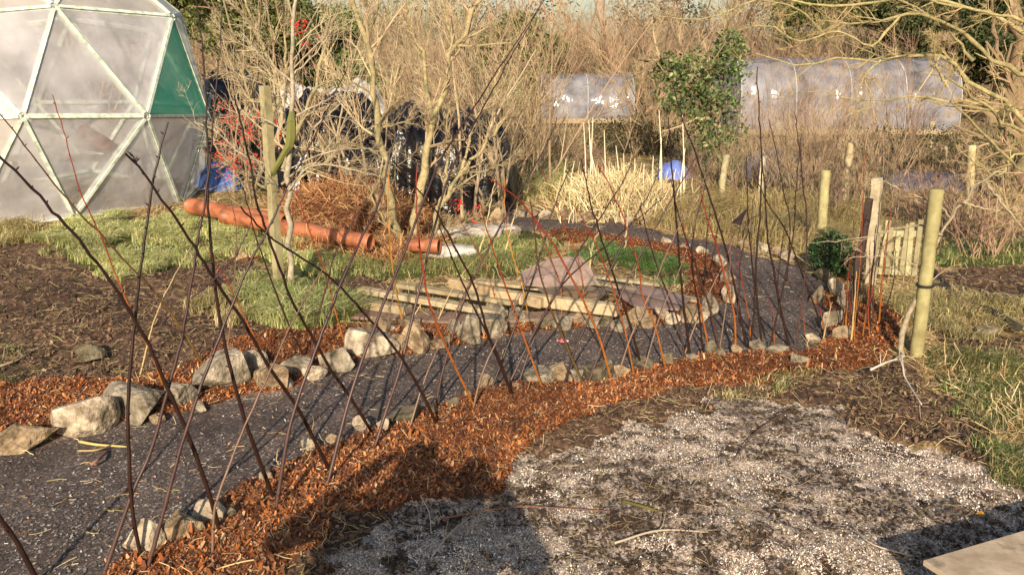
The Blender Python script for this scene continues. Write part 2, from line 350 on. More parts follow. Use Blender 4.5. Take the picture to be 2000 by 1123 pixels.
Z_soil = [PX([(560, 1500), (540, 1180), (630, 1000), (985, 955), (1000, 860), (1090, 800), (1440, 730), (1600, 728), (1700, 860), (2300, 1080), (2300, 1500)]),
          PX([(-900, 640), (-300, 520), (0, 470), (80, 455), (130, 470), (240, 540), (330, 530), (480, 500), (540, 520), (700, 500), (760, 560), (720, 620), (560, 648), (470, 668), (370, 705), (250, 742), (100, 735), (0, 760), (-300, 900), (-900, 1000)]),
          PX([(1820, 525), (2300, 520), (2300, 640), (1960, 625), (1880, 600), (1830, 560)]),
          PX([(1440, 748), (1590, 735), (1700, 705), (1770, 690), (1830, 760), (1900, 800), (1960, 900), (2080, 960), (1930, 940), (1830, 885), (1700, 855), (1580, 805)]),
          PX([(1810, 620), (1960, 650), (2200, 660), (2200, 720), (1850, 690)]),
          PX([(650, 1010), (860, 1000), (985, 960), (880, 1005), (760, 1015), (640, 1095), (560, 1180), (560, 1130), (640, 1080)])]
Z_turf = [PX([(80, 470), (150, 425), (300, 432), (420, 400), (520, 430), (620, 470), (600, 520), (470, 500), (330, 530), (240, 545), (130, 510)]),
          PX([(560, 520), (640, 500), (760, 470), (1000, 445), (1090, 470), (1010, 540), (880, 535), (700, 545), (600, 560)]),
          PX([(455, 575), (520, 545), (600, 560), (680, 590), (640, 640), (520, 650), (465, 620)]),
          PX([(1140, 478), (1200, 482), (1290, 502), (1335, 530), (1320, 550), (1200, 522), (1140, 500)]),
          PX([(1800, 490), (1900, 470), (2200, 480), (2200, 520), (1820, 522)]),
          PX([(-300, 480), (0, 450), (80, 448), (60, 470), (0, 480), (-300, 540)])]
ZN = ['litter', 'soil', 'turf', 'mulch', 'path', 'ash']
def zone(x, y):
    x = np.asarray(x, float); y = np.asarray(y, float); p = np.stack([x, y], -1)
    k = .022 * np.clip(y, 3, 14)
    jx = x + k * fbm(p, 1.7, 3, 3) * .55; jy = y + k * fbm(p, 1.7, 9, 3) * .8
    z = np.zeros(x.shape, int)
    for i, Z in ((1, Z_soil), (2, Z_turf), (3, Z_mulch)):
        for poly in Z: z[inpoly(jx, jy, poly)] = i
    j2x = x + .4 * (jx - x); j2y = y + .4 * (jy - y)
    for poly in Z_path: z[inpoly(j2x, j2y, poly)] = 4
    hx_ = x + .10 * fbm(p, 5, 13, 4) + .6 * (jx - x); hy_ = y + .16 * fbm(p, 5, 19, 4) + .6 * (jy - y)
    for poly in Z_ash: z[inpoly(hx_, hy_, poly)] = 5
    return z
def Hfull(x, y, z=None):
    x = np.asarray(x, float); y = np.asarray(y, float); p = np.stack([x, y], -1)
    if z is None: z = zone(x, y)
    amp = np.array([.035, .034, .03, .020, .006, .022])[z]; off = np.array([0, .005, .01, .02, -.012, -.002])[z]
    return H0(x, y) + off + amp * fbm(p, 2.3, 21, 4) + amp * .55 * fbm(p, 13, 31, 3)
rows = np.concatenate([np.exp(np.linspace(math.log(2.6), math.log(16), 560)), np.exp(np.linspace(math.log(16.2), math.log(90), 90))])
tl = np.linspace(-.92, .92, 520)
GX = rows[:, None] * tl[None]; GY = np.repeat(rows[:, None], len(tl), 1)
gz = zone(GX, GY)
# smooth the height steps between zones by averaging the offsets
GZ = Hfull(GX, GY, gz)
for _ in range(3):
    GZ[1:-1, 1:-1] = (GZ[1:-1, 1:-1] * 2 + GZ[:-2, 1:-1] + GZ[2:, 1:-1] + GZ[1:-1, :-2] + GZ[1:-1, 2:]) / 6
idx = np.arange(GX.size).reshape(GX.shape)
quads = np.stack([idx[:-1, :-1], idx[:-1, 1:], idx[1:, 1:], idx[1:, :-1]], -1).reshape(-1, 4)
qz = gz[:-1, :-1].ravel()
GV = np.stack([GX, GY, GZ], -1).reshape(-1, 3)
for i, (nm) in enumerate(['ground', 'bare_soil_bed', 'turf', 'bark_mulch_bed', 'gravel_path', 'ash_patch']):
    q = quads[qz == i]; u, inv = np.unique(q, return_inverse=True)
    o = mk(nm, GV[u], inv.reshape(-1, 4), M[ZN[i]], smooth=True); tag(o, kind='structure')
# wide ground outside the fine sheet, a little lower
B = 600.; far = MB()
far.add([(-B, -B, -.12), (B, -B, -.12), (B, B, -.12), (-B, B, -.12)], [[0, 1, 2, 3]])
tag(far.build('outer_ground', M['litter']), kind='structure')
def ground_z(x, y): return Hfull(x, y)

# ---------------------------------------------------------------- loose stuff on the ground
def scatter(n, zi, ymin, ymax, r, power=1.7, xlim=.72):
    """world points in a zone, thinning with distance"""
    out = []; got = 0
    while got < n:
        k = n * 3; u = r.uniform(size=k); e = 2 - power - 0.0
        e = 2.0 - power
        y = (ymin ** e + u * (ymax ** e - ymin ** e)) ** (1 / e) if abs(e) > 1e-3 else ymin * (ymax / ymin) ** u
        x = r.uniform(-xlim, xlim, k) * y
        s = zone(x, y) == zi; out.append(np.stack([x[s], y[s]], -1)); got += s.sum()
        if s.sum() == 0: break
    return np.concatenate(out)[:n]
def flakes(mb, xy, ln, wd, pal, r, lift=.004, tilt=.5, curl=.3):
    n = len(xy); z = ground_z(xy[:, 0], xy[:, 1])
    a = r.uniform(0, 2 * np.pi, n); t = r.normal(size=n) * tilt; s = r.normal(size=n) * tilt
    u = np.stack([np.cos(a) * np.cos(t), np.sin(a) * np.cos(t), np.sin(t)], -1)
    v = unit(np.cross(np.stack([np.sin(s) * np.cos(a), np.sin(s) * np.sin(a), np.cos(s)], -1), u))
    L_ = ln * r.uniform(.4, 1.5, n)[:, None]; W_ = wd * r.uniform(.4, 1.4, n)[:, None]
    c = np.stack([xy[:, 0], xy[:, 1], z + lift + np.abs(np.sin(t)) * L_[:, 0] * .4], -1); nn = np.cross(u, v)
    k = curl * L_ * r.uniform(-1, 1, n)[:, None]
    V = np.stack([c - u * L_ / 2 - v * W_ * .35 + nn * k * .3, c - v * W_ / 2, c + u * L_ / 2 - v * W_ * .15 + nn * k * .3, c + u * L_ / 2 + v * W_ * .35 + nn * k * .3, c + v * W_ / 2, c - u * L_ / 2 + v * W_ * .3 + nn * k * .3], 1)
    i = np.arange(n)[:, None] * 6
    Q = np.concatenate([i + [[0, 1, 4, 5]], i + [[1, 2, 3, 4]]])
    col = pal[r.integers(0, len(pal), n)] * r.uniform(.6, 1.35, (n, 1)) * np.clip(1 + .38 * fbm(xy, 1.8, 66, 3), .45, 1.5)[:, None]
    mb.add(V.reshape(-1, 3), Q, None, np.repeat(col, 6, 0))
r = np.random.default_rng(3)
pal_m = np.array([(.32, .105, .028), (.22, .066, .020), (.10, .034, .016), (.42, .17, .055), (.26, .11, .045), (.13, .05, .026), (.48, .28, .15), (.36, .11, .024), (.07, .034, .022), (.18, .095, .055)])
mb = MB(); flakes(mb, scatter(80000, 3, 3.0, 13, r, 1.8), .024, .010, pal_m, r, tilt=.42)
flakes(mb, scatter(3500, 3, 3.0, 8, r), .045, .019, pal_m, r, tilt=.5)
tag(mb.build('bark_chips', M['chip']), 'loose orange-brown bark chips covering the planting beds', 'bark chips', kind='stuff')
mb = MB(); pal = np.array([(.20, .175, .155), (.27, .235, .205), (.15, .14, .13), (.09, .08, .078), (.06, .055, .052), (.42, .38, .34), (.12, .105, .10)])
xy = scatter(20000, 4, 3.0, 13, r); d = fbm(xy, 1.3, 51, 3); xy = xy[d > r.uniform(-.9, .5, len(d))]
flakes(mb, xy, .014, .011, pal, r, .002, .22)
tag(mb.build('path_gravel', M['granule']), 'pale grey chippings scattered over the dark path', 'gravel', kind='stuff')
# ash granules: little pebbles in drifts
xy = scatter(110000, 5, 3.0, 8, r, 1.7); d = fbm(xy, 2.6, 77, 4) + .8 * fbm(xy, 9, 78, 3); xy = xy[d > r.uniform(-.3, .35, len(d))]
mb = MB(); pal = np.array([(.74, .66, .56), (.62, .53, .44), (.48, .39, .32), (.30, .23, .19), (.68, .56, .45), (.16, .11, .08)])
flakes(mb, xy, .0082, .007, pal * np.array([1.03, 1.05, 1.08]), r, .002, .5, .8)
tag(mb.build('ash_granules', M['granule']), 'whitish crushed shell and ash granules on the front patch', 'granules', kind='stuff')
xy = scatter(20000, 5, 3.0, 8, r, 1.7); d = fbm(xy, 2.6, 77, 4) + .8 * fbm(xy, 9, 78, 3); xy = xy[d < r.uniform(-.6, .2, len(d))]
mb = MB(); pal = np.array([(.06, .04, .028), (.10, .068, .048), (.04, .028, .02)])
flakes(mb, xy, .02, .016, pal, r, .004, .6, .8)
xs = scatter(9000, 1, 3.0, 13, r, 1.7); flakes(mb, xs, .028, .022, pal * np.array([1.7, 1.5, 1.35]), r, .008, .7, .8)
tag(mb.build('soil_crumbs', M['granule']), 'dark crumbs of soil lying over the bare beds', 'soil crumbs', kind='stuff')
def straws(mb, xy, ln, rad_, pal, r, wig=.35, rise=.25, K=4):
    n = len(xy); z = ground_z(xy[:, 0], xy[:, 1]) + .008; a = r.uniform(0, 2 * np.pi, n)
    d = np.stack([np.cos(a), np.sin(a), np.abs(r.normal(size=n)) * rise], -1)
    pth = grow(r, np.stack([xy[:, 0], xy[:, 1], z], -1), d, ln * r.uniform(.3, 1.5, n), K, wig, -.06)
    pth[..., 2] = np.maximum(pth[..., 2], z[:, None] - .002)
    R = np.full((n, K), rad_) * r.uniform(.6, 1.4, (n, 1)); V, Q = tubes(pth, R, 3)
    col = pal[r.integers(0, len(pal), n)] * r.uniform(.7, 1.25, (n, 1)); mb.add(V, Q, None, np.repeat(col, K * 3, 0))
pal_s = np.array([(.50, .38, .20), (.38, .27, .13), (.58, .47, .28), (.26, .17, .08), (.34, .30, .12)])
mb = MB()
straws(mb, scatter(4200, 1, 3.0, 13, r), .10, .0014, pal_s * .85, r, rise=.12)
straws(mb, scatter(30000, 0, 4.0, 26, r, 1.75), .15, .0022, pal_s, r, rise=.5)
straws(mb, scatter(2200, 5, 3.0, 8, r), .09, .0011, pal_s * .7, r, rise=.1)
straws(mb, scatter(800, 3, 3.0, 13, r), .08, .0016, pal_s, r)
flakes(mb, scatter(900, 4, 3.0, 13, r), .02, .01, pal_m, r, .002, .2)
straws(mb, scatter(260, 4, 3.0, 13, r), .08, .002, pal_s, r, rise=.05)
tag(mb.build('straw_litter', M['twig']), 'dead grass stalks and straw strewn over the soil', 'straw', kind='stuff')

def grass(name, pts, n, hgt, pal, label, r, lean=(.5, .1), wd=.006, clump=3.0, spread=None):
    poly = PX(pts) if not isinstance(pts, np.ndarray) else pts
    lo, hi = poly.min(0), poly.max(0); n = int(n * 1.5); xy = r.uniform(lo - .3, hi + .3, (n * 8, 2)); d = fbm(xy, clump, 5, 3) + .5 * fbm(xy, 9, 15, 2)
    jx = xy + .26 * np.stack([fbm(xy, 3, 1, 2), fbm(xy, 3, 2, 2)], -1)
    xy = xy[inpoly(jx[:, 0], jx[:, 1], poly) & (d > r.uniform(-.75, .55, len(d)))][:n]; n = len(xy)
    z = ground_z(xy[:, 0], xy[:, 1]) - .01
    a = r.uniform(0, 2 * np.pi, n); cl = np.stack([fbm(xy, 2.0, 61, 2), fbm(xy, 2.0, 62, 2)], -1)
    ld = np.stack([np.cos(a), np.sin(a)], -1) * 1.0 + cl * .8 + np.array(lean) * .8
    L_ = hgt * r.uniform(.3, 1.35, n) * np.clip(1 + .6 * fbm(xy, 2.2, 44, 3), .35, 2)
    sd_ = unit(np.stack([-ld[:, 1], ld[:, 0], ld[:, 0] * 0], -1) + r.normal(size=(n, 3)) * .3)
    b0 = np.stack([xy[:, 0], xy[:, 1], z], -1); l3 = np.concatenate([ld, np.zeros((n, 1))], 1)
    upv = np.array([0, 0, 1.])
    p1 = b0 + (upv * .62 + l3 * .22) * L_[:, None]; p2 = b0 + (upv * .78 + l3 * .62) * L_[:, None]; p3 = b0 + (upv * .68 + l3 * 1.05) * L_[:, None]
    w_ = wd * .42 * r.uniform(.5, 1.4, (n, 1)); w_ = w_ * (1 + .07 * xy[:, 1:2])
    V = np.stack([b0 - sd_ * w_, b0 + sd_ * w_, p1 - sd_ * w_ * .8, p1 + sd_ * w_ * .8, p2 - sd_ * w_ * .5, p2 + sd_ * w_ * .5, p3], 1)
    i = np.arange(n)[:, None] * 7; Q = np.concatenate([i + [[0, 1, 3, 2]], i + [[2, 3, 5, 4]]]); T = i + [[4, 5, 6]]
    pal = np.asarray(pal); col = pal[r.integers(0, len(pal), n)] * r.uniform(.75, 1.25, (n, 1)) * (1 + .25 * fbm(xy, 1.3, 90, 2))[:, None]
    mb = MB(); mb.add(V.reshape(-1, 3), Q, T, np.repeat(col, 7, 0))
    return tag(mb.build(name, M['blade']), label, 'grass', kind='stuff')
gl = [(.32, .36, .12), (.40, .42, .17), (.48, .44, .22), (.26, .32, .09), (.52, .46, .27)]
gg = [(.10, .16, .035), (.14, .20, .05), (.20, .24, .08), (.32, .30, .14)]
gd = [(.05, .085, .02), (.08, .12, .03), (.15, .16, .06), (.30, .25, .13)]
gt = [(.42, .34, .16), (.34, .28, .12), (.28, .27, .10), (.5, .42, .24)]
grass('grass', [(80, 478), (150, 425), (300, 432), (420, 412), (520, 455), (620, 490), (600, 515), (470, 498), (330, 528), (240, 555), (130, 515)], 20000, .10, [tuple(1.15 * q for q in g_) for g_ in gl], 'pale yellow-green grass bank below the dome', r, (.9, -.3))
grass('grass', [(-200, 480), (0, 448), (90, 445), (70, 472), (0, 484)], 2500, .15, gt, 'dry tufts of grass at the foot of the dome on the left', r)
grass('grass', [(460, 590), (520, 552), (600, 560), (690, 590), (650, 640), (520, 650), (475, 625)], 6500, .16, gl[:5] + gg[:1], 'long tousled green grass tuft beside the young tree', r, (.5, -.2))
grass('grass', [(380, 590), (460, 575), (480, 620), (420, 635)], 700, .17, gt, 'dry straw-coloured tuft left of the long green grass', r)
grass('grass', [(560, 520), (640, 498), (760, 500), (850, 490), (1000, 460), (1090, 470), (1010, 540), (880, 535), (700, 530), (600, 550)], 8000, .085, gg + gt[:3] + gl[:2], 'mixed green and dead grass behind the timber pile', r)
grass('grass', [(1140, 480), (1200, 484), (1290, 503), (1335, 530), (1320, 550), (1200, 526), (1140, 505)], 5600, .075, [(.07, .19, .04), (.10, .24, .05), (.14, .27, .07), (.20, .26, .10), (.24, .22, .10)], 'bright green new grass patch inside the bend of the path', r)
grass('grass', [(1790, 705), (1880, 688), (2200, 700), (2200, 900), (2020, 960), (1950, 890), (1880, 830), (1810, 760)], 8500, .085, gd + gg[:1] + gt[:2], 'green grass clumps in the right foreground corner', r)
grass('grass', [(1810, 492), (1900, 470), (2200, 480), (2200, 522), (1830, 520)], 3500, .12, gg + gt[:1], 'green grass strip beyond the dug soil on the right', r)
grass('grass', [(1430, 752), (1520, 742), (1570, 765), (1500, 790), (1380, 795)], 420, .05, gd + gt + gt, 'thin grass between the mulch and the white ash patch', r)
grass('grass', [(1560, 525), (1600, 500), (1640, 505), (1650, 540), (1610, 545)], 800, .13, gg, 'green grass beside the dark bush by the path', r)
grass('grass', [(1640, 560), (1840, 560), (2000, 610), (2000, 690), (1800, 640), (1700, 600)], 3500, .10, gt, 'flattened straw-coloured grass round the tall round stake', r, (-.6, -.5))
grass('grass', [(960, 350), (1100, 335), (1120, 385), (1260, 420), (1090, 398), (980, 388)], 4000, .25, gt + gl[:2], 'rank dry grass beyond the far stones', r)
grass('grass', [(1250, 440), (1330, 395), (1480, 385), (1700, 420), (1720, 480), (1600, 500), (1450, 475)], 9000, .28, gt[:2] + [(.3, .22, .1)], 'rough dead grass below the fence posts', r)
grass('grass', [(-900, 900), (-300, 770), (30, 690), (60, 760), (20, 800), (-400, 900)], 500, .10, gd, 'dark green weeds at the left edge of the soil bed', r)

# ---------------------------------------------------------------- rocks
def rock_mesh(r, sx, sy, sz, c, rz, cuts=12, sub=3, tint=(1, 1, 1)):
    import bmesh
    bm = bmesh.new(); bmesh.ops.create_icosphere(bm, subdivisions=sub, radius=1); V = np.array([v.co[:] for v in bm.verts]); T = np.array([[v.index for v in f.verts] for f in bm.faces]); bm.free()
    V = V * (1 + .16 * fbm(V, 1.1, int(r.integers(99)), 2)[:, None])
    for _ in range(cuts):
        n = unit(r.normal(size=3)); d = r.uniform(.36, .75); k = V @ n; V = V - np.maximum(k - d, 0)[:, None] * n * 1.0
    V = V * (1 + .03 * fbm(V, 2.6, int(r.integers(99)), 4)[:, None])
    V = V / np.abs(V).max(0) * np.array([sx, sy, sz]) / 2
    a = rz; V = np.stack([V[:, 0] * math.cos(a) - V[:, 1] * math.sin(a), V[:, 0] * math.sin(a) + V[:, 1] * math.cos(a), V[:, 2]], -1) + c
    return V, T, np.array(tint)
ROWF = 'rocks edging the far side of the near path'; ROWN = 'rocks along the mulch bed edge'; ROWD = 'small stones beyond the far path'; ROWI = 'stones round the inner bend of the path'; ROWE = 'rocks stacked at the right end of the path'
G_, Wt, Tn, Dk = (1, .98, .93), (1.6, 1.52, 1.42), (1.15, .98, .78), (.6, .58, .48)
ROCKS = [  # x, base y, width px, height px, tint, label, group
 (20, 890, 130, 62, Tn, 'big brown rock at the left edge of the path', ROWF), (143, 850, 128, 66, Wt, 'pale squared block with bark chips on its top', ROWF),
 (247, 825, 130, 76, G_, 'large grey-brown boulder right of the pale squared block', ROWF), (345, 800, 76, 52, G_, 'rounded grey rock between the two largest boulders', ROWF),
 (425, 772, 118, 92, G_, 'biggest boulder of the far edge, tall and grey-green', ROWF), (490, 738, 54, 50, Wt, 'pale pointed rock behind the tall grey-green boulder', ROWF),
 (527, 768, 72, 52, Tn, 'tan tilted rock just right of the tall boulder', ROWF), (580, 742, 78, 36, G_, 'low flat grey rock in front of the red mulch', ROWF),
 (652, 722, 78, 42, G_, 'angular grey rock left of the white rock', ROWF), (692, 690, 44, 44, G_, 'upright grey rock touching the white rock', ROWF),
 (728, 702, 104, 50, Wt, 'whitish sunlit rock, brightest of the far edge', ROWF), (742, 655, 66, 28, Tn, 'small tan rock above the whitish rock', ROWF),
 (815, 690, 56, 52, Tn, 'tan upright rock right of the whitish rock', ROWF), (776, 690, 40, 44, Tn, 'narrow tan rock tucked against the whitish rock', ROWF), (795, 645, 60, 24, Tn, 'flat tan stone behind the upright tan rock', ROWF),
 (914, 672, 48, 54, G_, 'tooth-shaped grey rock below the planks', ROWF), (880, 655, 38, 30, G_, 'small stone left of the tooth-shaped rock', ROWF), (965, 660, 84, 38, G_, 'broad grey rock right of the tooth-shaped rock', ROWF),
 (968, 622, 46, 34, G_, 'light grey rock against the plank ends', ROWF), (1008, 640, 44, 40, G_, 'block-like rock at the end of the front plank', ROWF), (1062, 645, 42, 22, Dk, 'dark low stone by the red wrapper', ROWF),
 (1135, 636, 46, 24, Tn, 'small tan stone under the thick beam end', ROWF), (1180, 640, 40, 20, Dk, 'dark stone in the middle of the island edge', ROWF), (1238, 638, 64, 32, Tn, 'wide brown stone of the island edge', ROWF),
 (1296, 628, 34, 30, Wt, 'small white stone of the island edge', ROWF), (1345, 628, 54, 30, Tn, 'rusty brown stone at the right of the island', ROWF), (1393, 618, 42, 44, G_, 'grey upright stone at the right tip of the island', ROWF), (1420, 594, 34, 40, Wt, 'pale narrow stone at the turn of the path', ROWI),
 (266, 1092, 82, 68, Wt, 'pale rock at the very bottom of the mulch edge', ROWN), (352, 1068, 84, 58, Tn, 'brown rock with rod shadows across it', ROWN), (403, 1030, 80, 62, Wt, 'pale wedge rock with rod shadows across it', ROWN),
 (448, 1022, 44, 36, Dk, 'dark mossy stone behind the wedge rock', ROWN), (518, 945, 34, 30, Wt, 'small pale stone half sunk in the mulch', ROWN), (702, 845, 36, 30, Wt, 'small white stone left of the mossy one', ROWN),
 (788, 832, 68, 34, Dk, 'green-grey mossy rock at the mulch edge', ROWN), (914, 782, 26, 22, Tn, 'little brown stone at the mulch edge', ROWN), (958, 762, 50, 24, Tn, 'stone almost covered with bark chips', ROWN), (1040, 752, 82, 22, G_, 'long flat grey stone at the mulch edge', ROWN),
 (1092, 742, 66, 36, Tn, 'squarish tan stone at the mulch edge', ROWN), (1128, 746, 30, 34, G_, 'thin leaning stone beside the squarish one', ROWN), (1170, 745, 58, 40, Dk, 'dark tan stone behind the crossing rods', ROWN),
 (1255, 722, 44, 20, Dk, 'dark flat stone at the bend of the mulch edge', ROWN), (1520, 692, 50, 18, G_, 'low grey stone behind the short red shoots', ROWN), (1562, 716, 42, 26, G_, 'flat grey stone lying in the mulch', ROWN),
 (1636, 578, 40, 34, Wt, 'whitish rock topmost of the right end stack', ROWE), (1655, 608, 42, 38, G_, 'grey rock in the middle of the right end stack', ROWE), (1632, 642, 54, 44, G_, 'large pale-grey rock low in the right end stack', ROWE),
 (1650, 668, 46, 28, Tn, 'tan rock lowest of the right end stack', ROWE), (1608, 548, 34, 26, Dk, 'dark rock where the path ends', ROWE), (1600, 590, 34, 30, Dk, 'blackish rock left of the end stack', ROWE),
 (1340, 486, 26, 14, Wt, 'white stone at the left of the inner bend', ROWI), (1300, 476, 22, 12, Wt, 'tiny pale stone left of the inner bend stones', ROWI), (1372, 500, 28, 16, Wt, 'pale stone in the middle of the inner bend', ROWI), (1408, 522, 28, 22, G_, 'grey stone at the sharpest point of the inner bend', ROWI), (1424, 556, 28, 26, G_, 'grey stone just past the inner bend', ROWI),
 (172, 712, 58, 36, Dk, 'lone dark stone sitting in the soil bed', 'stones lying in the beds'), (965, 442, 34, 38, Tn, 'pinkish wedge of brick beside the white sacks', 'stones lying in the beds'), (1000, 462, 60, 16, G_, 'flat grey slab right of the white sacks', 'stones lying in the beds'),
 (1930, 655, 50, 18, G_, 'pale flat stone in the dug soil at the right', 'stones lying in the beds'), (470, 508, 26, 14, Tn, 'brick fragment on the soil below the grass bank', 'stones lying in the beds')]
far_x = [1012, 1040, 1062, 1085, 1108, 1130, 1155, 1178, 1202, 1226, 1262]
ords = ['first', 'second', 'third', 'fourth', 'fifth', 'sixth', 'seventh', 'eighth', 'ninth', 'tenth', 'eleventh', 'twelfth', 'thirteenth']
rr_ = random.Random(4)
for i, x in enumerate(far_x):
    ROCKS.append((x, 424 + (x - 1012) * .058 + rr_.uniform(-2, 3), rr_.uniform(24, 34), rr_.uniform(14, 22), rr_.choice([Wt, Tn, Wt]), f'small pale stone beyond the far path, {ords[i]} from the left in its row', ROWD))
for i, x in enumerate([1455, 1486, 1512, 1546, 1574]):
    ROCKS.append((x, 488 + (x - 1455) * .25, rr_.uniform(28, 38), 18, rr_.choice([Wt, Tn]), f'sunlit stone under the dry grass right of the far path, {ords[i]} from the left', 'stones at the right side of the far path'))
for i, (x, y) in enumerate([(600, 884), (655, 868), (745, 842), (850, 812), (882, 797), (1005, 762), (1215, 736), (1305, 716), (1345, 708), (1402, 697), (1440, 692), (1478, 686), (1592, 672)]):
    ROCKS.append((x, y, rr_.uniform(24, 44), rr_.uniform(16, 26), rr_.choice([G_, Tn, Dk, Wt]), f'small half-buried stone on the mulch side of the path, {ords[i]} from the left', 'half-buried small stones on the mulch side'))
for i, (x, y) in enumerate([(302, 826), (385, 802), (556, 764), (612, 742), (850, 686), (872, 676), (1100, 650), (1158, 646), (1206, 645), (1268, 640), (1318, 634), (1370, 626)]):
    ROCKS.append((x, y, rr_.uniform(26, 46), rr_.uniform(18, 28), rr_.choice([G_, Tn, G_, Wt]), f'small half-buried stone on the far side of the path, {ords[i]} from the left', 'half-buried small stones on the far side'))
r = np.random.default_rng(8)
for (x, y, wp, hp, tint, label, grp) in ROCKS:
    b = P(x, y); dep = b[1] * CP + (CAM_H - b[2]) * SP; wd = wp * dep / F_ * 1.12; hg = hp * dep / F_ * 1.2
    dp = wd * r.uniform(.6, .85)
    c = np.array([b[0], b[1] + dp * .4, b[2] + hg * .30])
    V, T, cc = rock_mesh(r, wd, dp, hg * 1.15, c, r.uniform(-.3, .3), sub=4 if wp > 60 else 3, tint=tint)
    o = mk('rock', V, T, M['stone'], smooth=False, col=cc * r.uniform(.85, 1.1)); tag(o, label, 'rock', grp)

# ---------------------------------------------------------------- willow rods
C_ = {'D': ((.028, .012, .008), (.020, .009, .008)), 'P': ((.075, .040, .034), (.035, .013, .015)), 'R': ((.30, .11, .02), (.21, .025, .014)),
      'Y': ((.52, .26, .04), (.50, .18, .03)), 'T': ((.20, .13, .085), (.12, .06, .045)), 'G': ((.12, .075, .02), (.07, .03, .015)), 'B': ((.45, .34, .16), (.38, .28, .14))}
NM = {'D': 'dark brown', 'P': 'glossy purple-brown', 'R': 'red', 'Y': 'orange-yellow', 'T': 'thin grey-brown', 'G': 'olive-brown', 'B': 'pale straw-coloured'}
NEAR = PX([(60, 1180), (278, 1095), (430, 1036), (540, 975), (650, 921), (733, 860), (857, 828), (930, 797), (1062, 759), (1200, 741), (1300, 717), (1390, 692), (1460, 680), (1550, 674), (1620, 652)])
FARL = PX([(120, 760), (300, 735), (445, 690), (589, 686), (678, 676), (787, 640), (860, 632), (975, 618), (1034, 622), (1146, 615), (1300, 590), (1375, 559), (1430, 530)])
